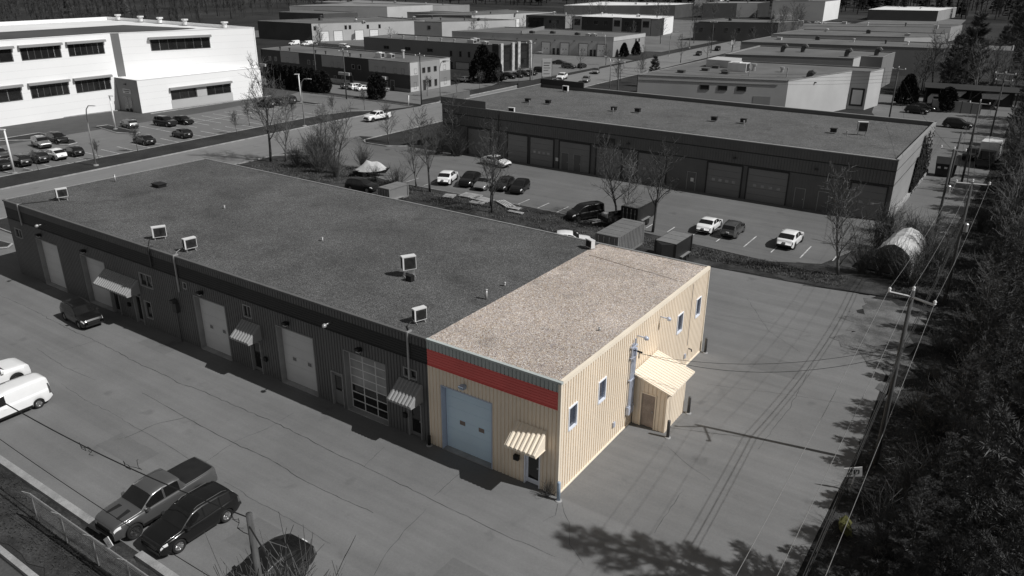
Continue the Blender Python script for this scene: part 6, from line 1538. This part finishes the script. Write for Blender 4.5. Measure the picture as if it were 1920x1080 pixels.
for p, q in (((.2,.75),(.45,.75)),((.45,.75),(.2,.25)),((.2,.25),(.45,.25)),((.56,.25),(.56,.75)),((.56,.75),(.82,.72)),((.82,.72),(.8,.3)),((.7,.7),(.6,.3)),((.68,.25),(.8,.3))): stroke(p, q)
yb = thing('crumpled_tarp','crumpled yellow fabric lying among the branches','tarp',(11.6,5.0,.05),.3); b = MB(); rnd = random.Random(9)
b.v = [(lerp(-.25,.25,i/4)+rnd.gauss(0,.04), lerp(-.6,.6,j/6)+rnd.gauss(0,.04), .1+abs(rnd.gauss(.1,.12))) for j in range(7) for i in range(5)]; b.f = [(j*5+i,j*5+i+1,j*5+i+6,j*5+i+5) for j in range(6) for i in range(4)]
b.build('fabric','yellow_fabric',yb,True)
# chain link fence
fn = thing('chain_link_fence','chain link fence with barbed wire arms along the kerb','fence',(-18,-14.45,0))
X0, X1 = -2.0, 17.0; xs = [0.1+2.4*i for i in range(7)]
for x in xs:
    b = MB(); b.tube([(x,0,-.1),(x,0,1.5)],.03,7); p = b.build('post','galvanised',fn)
    b = MB(); b.tube([(x,0,1.5),(x-.05,-.28,1.78)],.018,5); b.build('barb_arm','galvanised',p)
b = MB(); b.tube([(.1,0,1.46),(14.6,0,1.46)],.035,6); b.build('top_rail','galvanised',fn)
for k in range(3):
    b = MB(); b.tube([(.1,-.08-.09*k,1.58+.09*k),(14.6,-.08-.09*k,1.58+.09*k)],.007,3); b.build('barbed_wire','galvanised',fn)
b = MB(); s_ = .085; n = int(14.5/s_); hh = 1.4
for i in range(-int(hh/s_), n):
    for sg_ in (1,-1):
        x0 = .1+i*s_; a, c = x0, x0+hh
        lo, hi = max(a,.1), min(c,14.6)
        if hi-lo < .05: continue
        z0_, z1_ = .05+(lo-a), .05+(hi-a)
        if sg_ < 0: z0_, z1_ = .05+hh-(lo-a), .05+hh-(hi-a)
        b.tube([(lo,.01*sg_,z0_),(hi,.01*sg_,z1_)], .0028, 3, False)
stuff(b.build('wire_mesh','galvanised',fn))
nt = thing('fence_notice','white diamond notice tied to the top of the chain link fence','sign',(-11.9,-14.4,1.45),math.radians(15))
b = MB(); b.add([(0,-.03,.0),(.24,-.03,.22),(.06,-.03,.62),(-.2,-.03,.4),(0,0,.0),(.24,0,.22),(.06,0,.62),(-.2,0,.4)],[(0,1,2,3),(7,6,5,4),(0,4,5,1),(1,5,6,2),(2,6,7,3),(3,7,4,0)]); bd = b.build('board','plate',nt)
b = MB(); b.box(-.03,.09,-.036,-.03,.24,.27); b.box(-.02,.07,-.036,-.03,.33,.36); b.build('lettering','frame_grey',bd)
# creeper on the lit end wall of the dark building
r_ = random.Random(61); b = MB()
for i in range(5200):
    y = 65.5+abs(r_.gauss(0,5.2)); 
    if y > 77.9: continue
    top = 5.9*min(1,(y-64.6)/3.2)*(.75+.25*math.sin(y*2.1)); z = r_.uniform(0,max(.3,top))
    if r_.random() < .18*(1+math.sin(y*3+z*2)): continue
    p = Vector((4.74+.2*(y-54)/24+r_.uniform(.02,.2), y, z)); v = Vector((r_.uniform(0,.1),r_.gauss(0,.12),r_.gauss(-.04,.12))); w = Vector((r_.uniform(-.05,.05),.07,.07))
    o = len(b.v); b.v += [tuple(p-w),tuple(p+v),tuple(p+w),tuple(p-v)]; b.f.append((o,o+1,o+2,o+3))
stuff(tag(b.build('climbing_vine','cedar'),'dark creeper covering the end wall of the dark building','vine'))
# small things along the road
for x, y in ((-56,49.8),(-30.5,43.9),(-22,43.6)):
    b = MB(); b.lathe([(.34,0),(.34,.012)],16); o = b.build('manhole_cover','wall_dark',mid_lot); o.location = (x,y,.004)
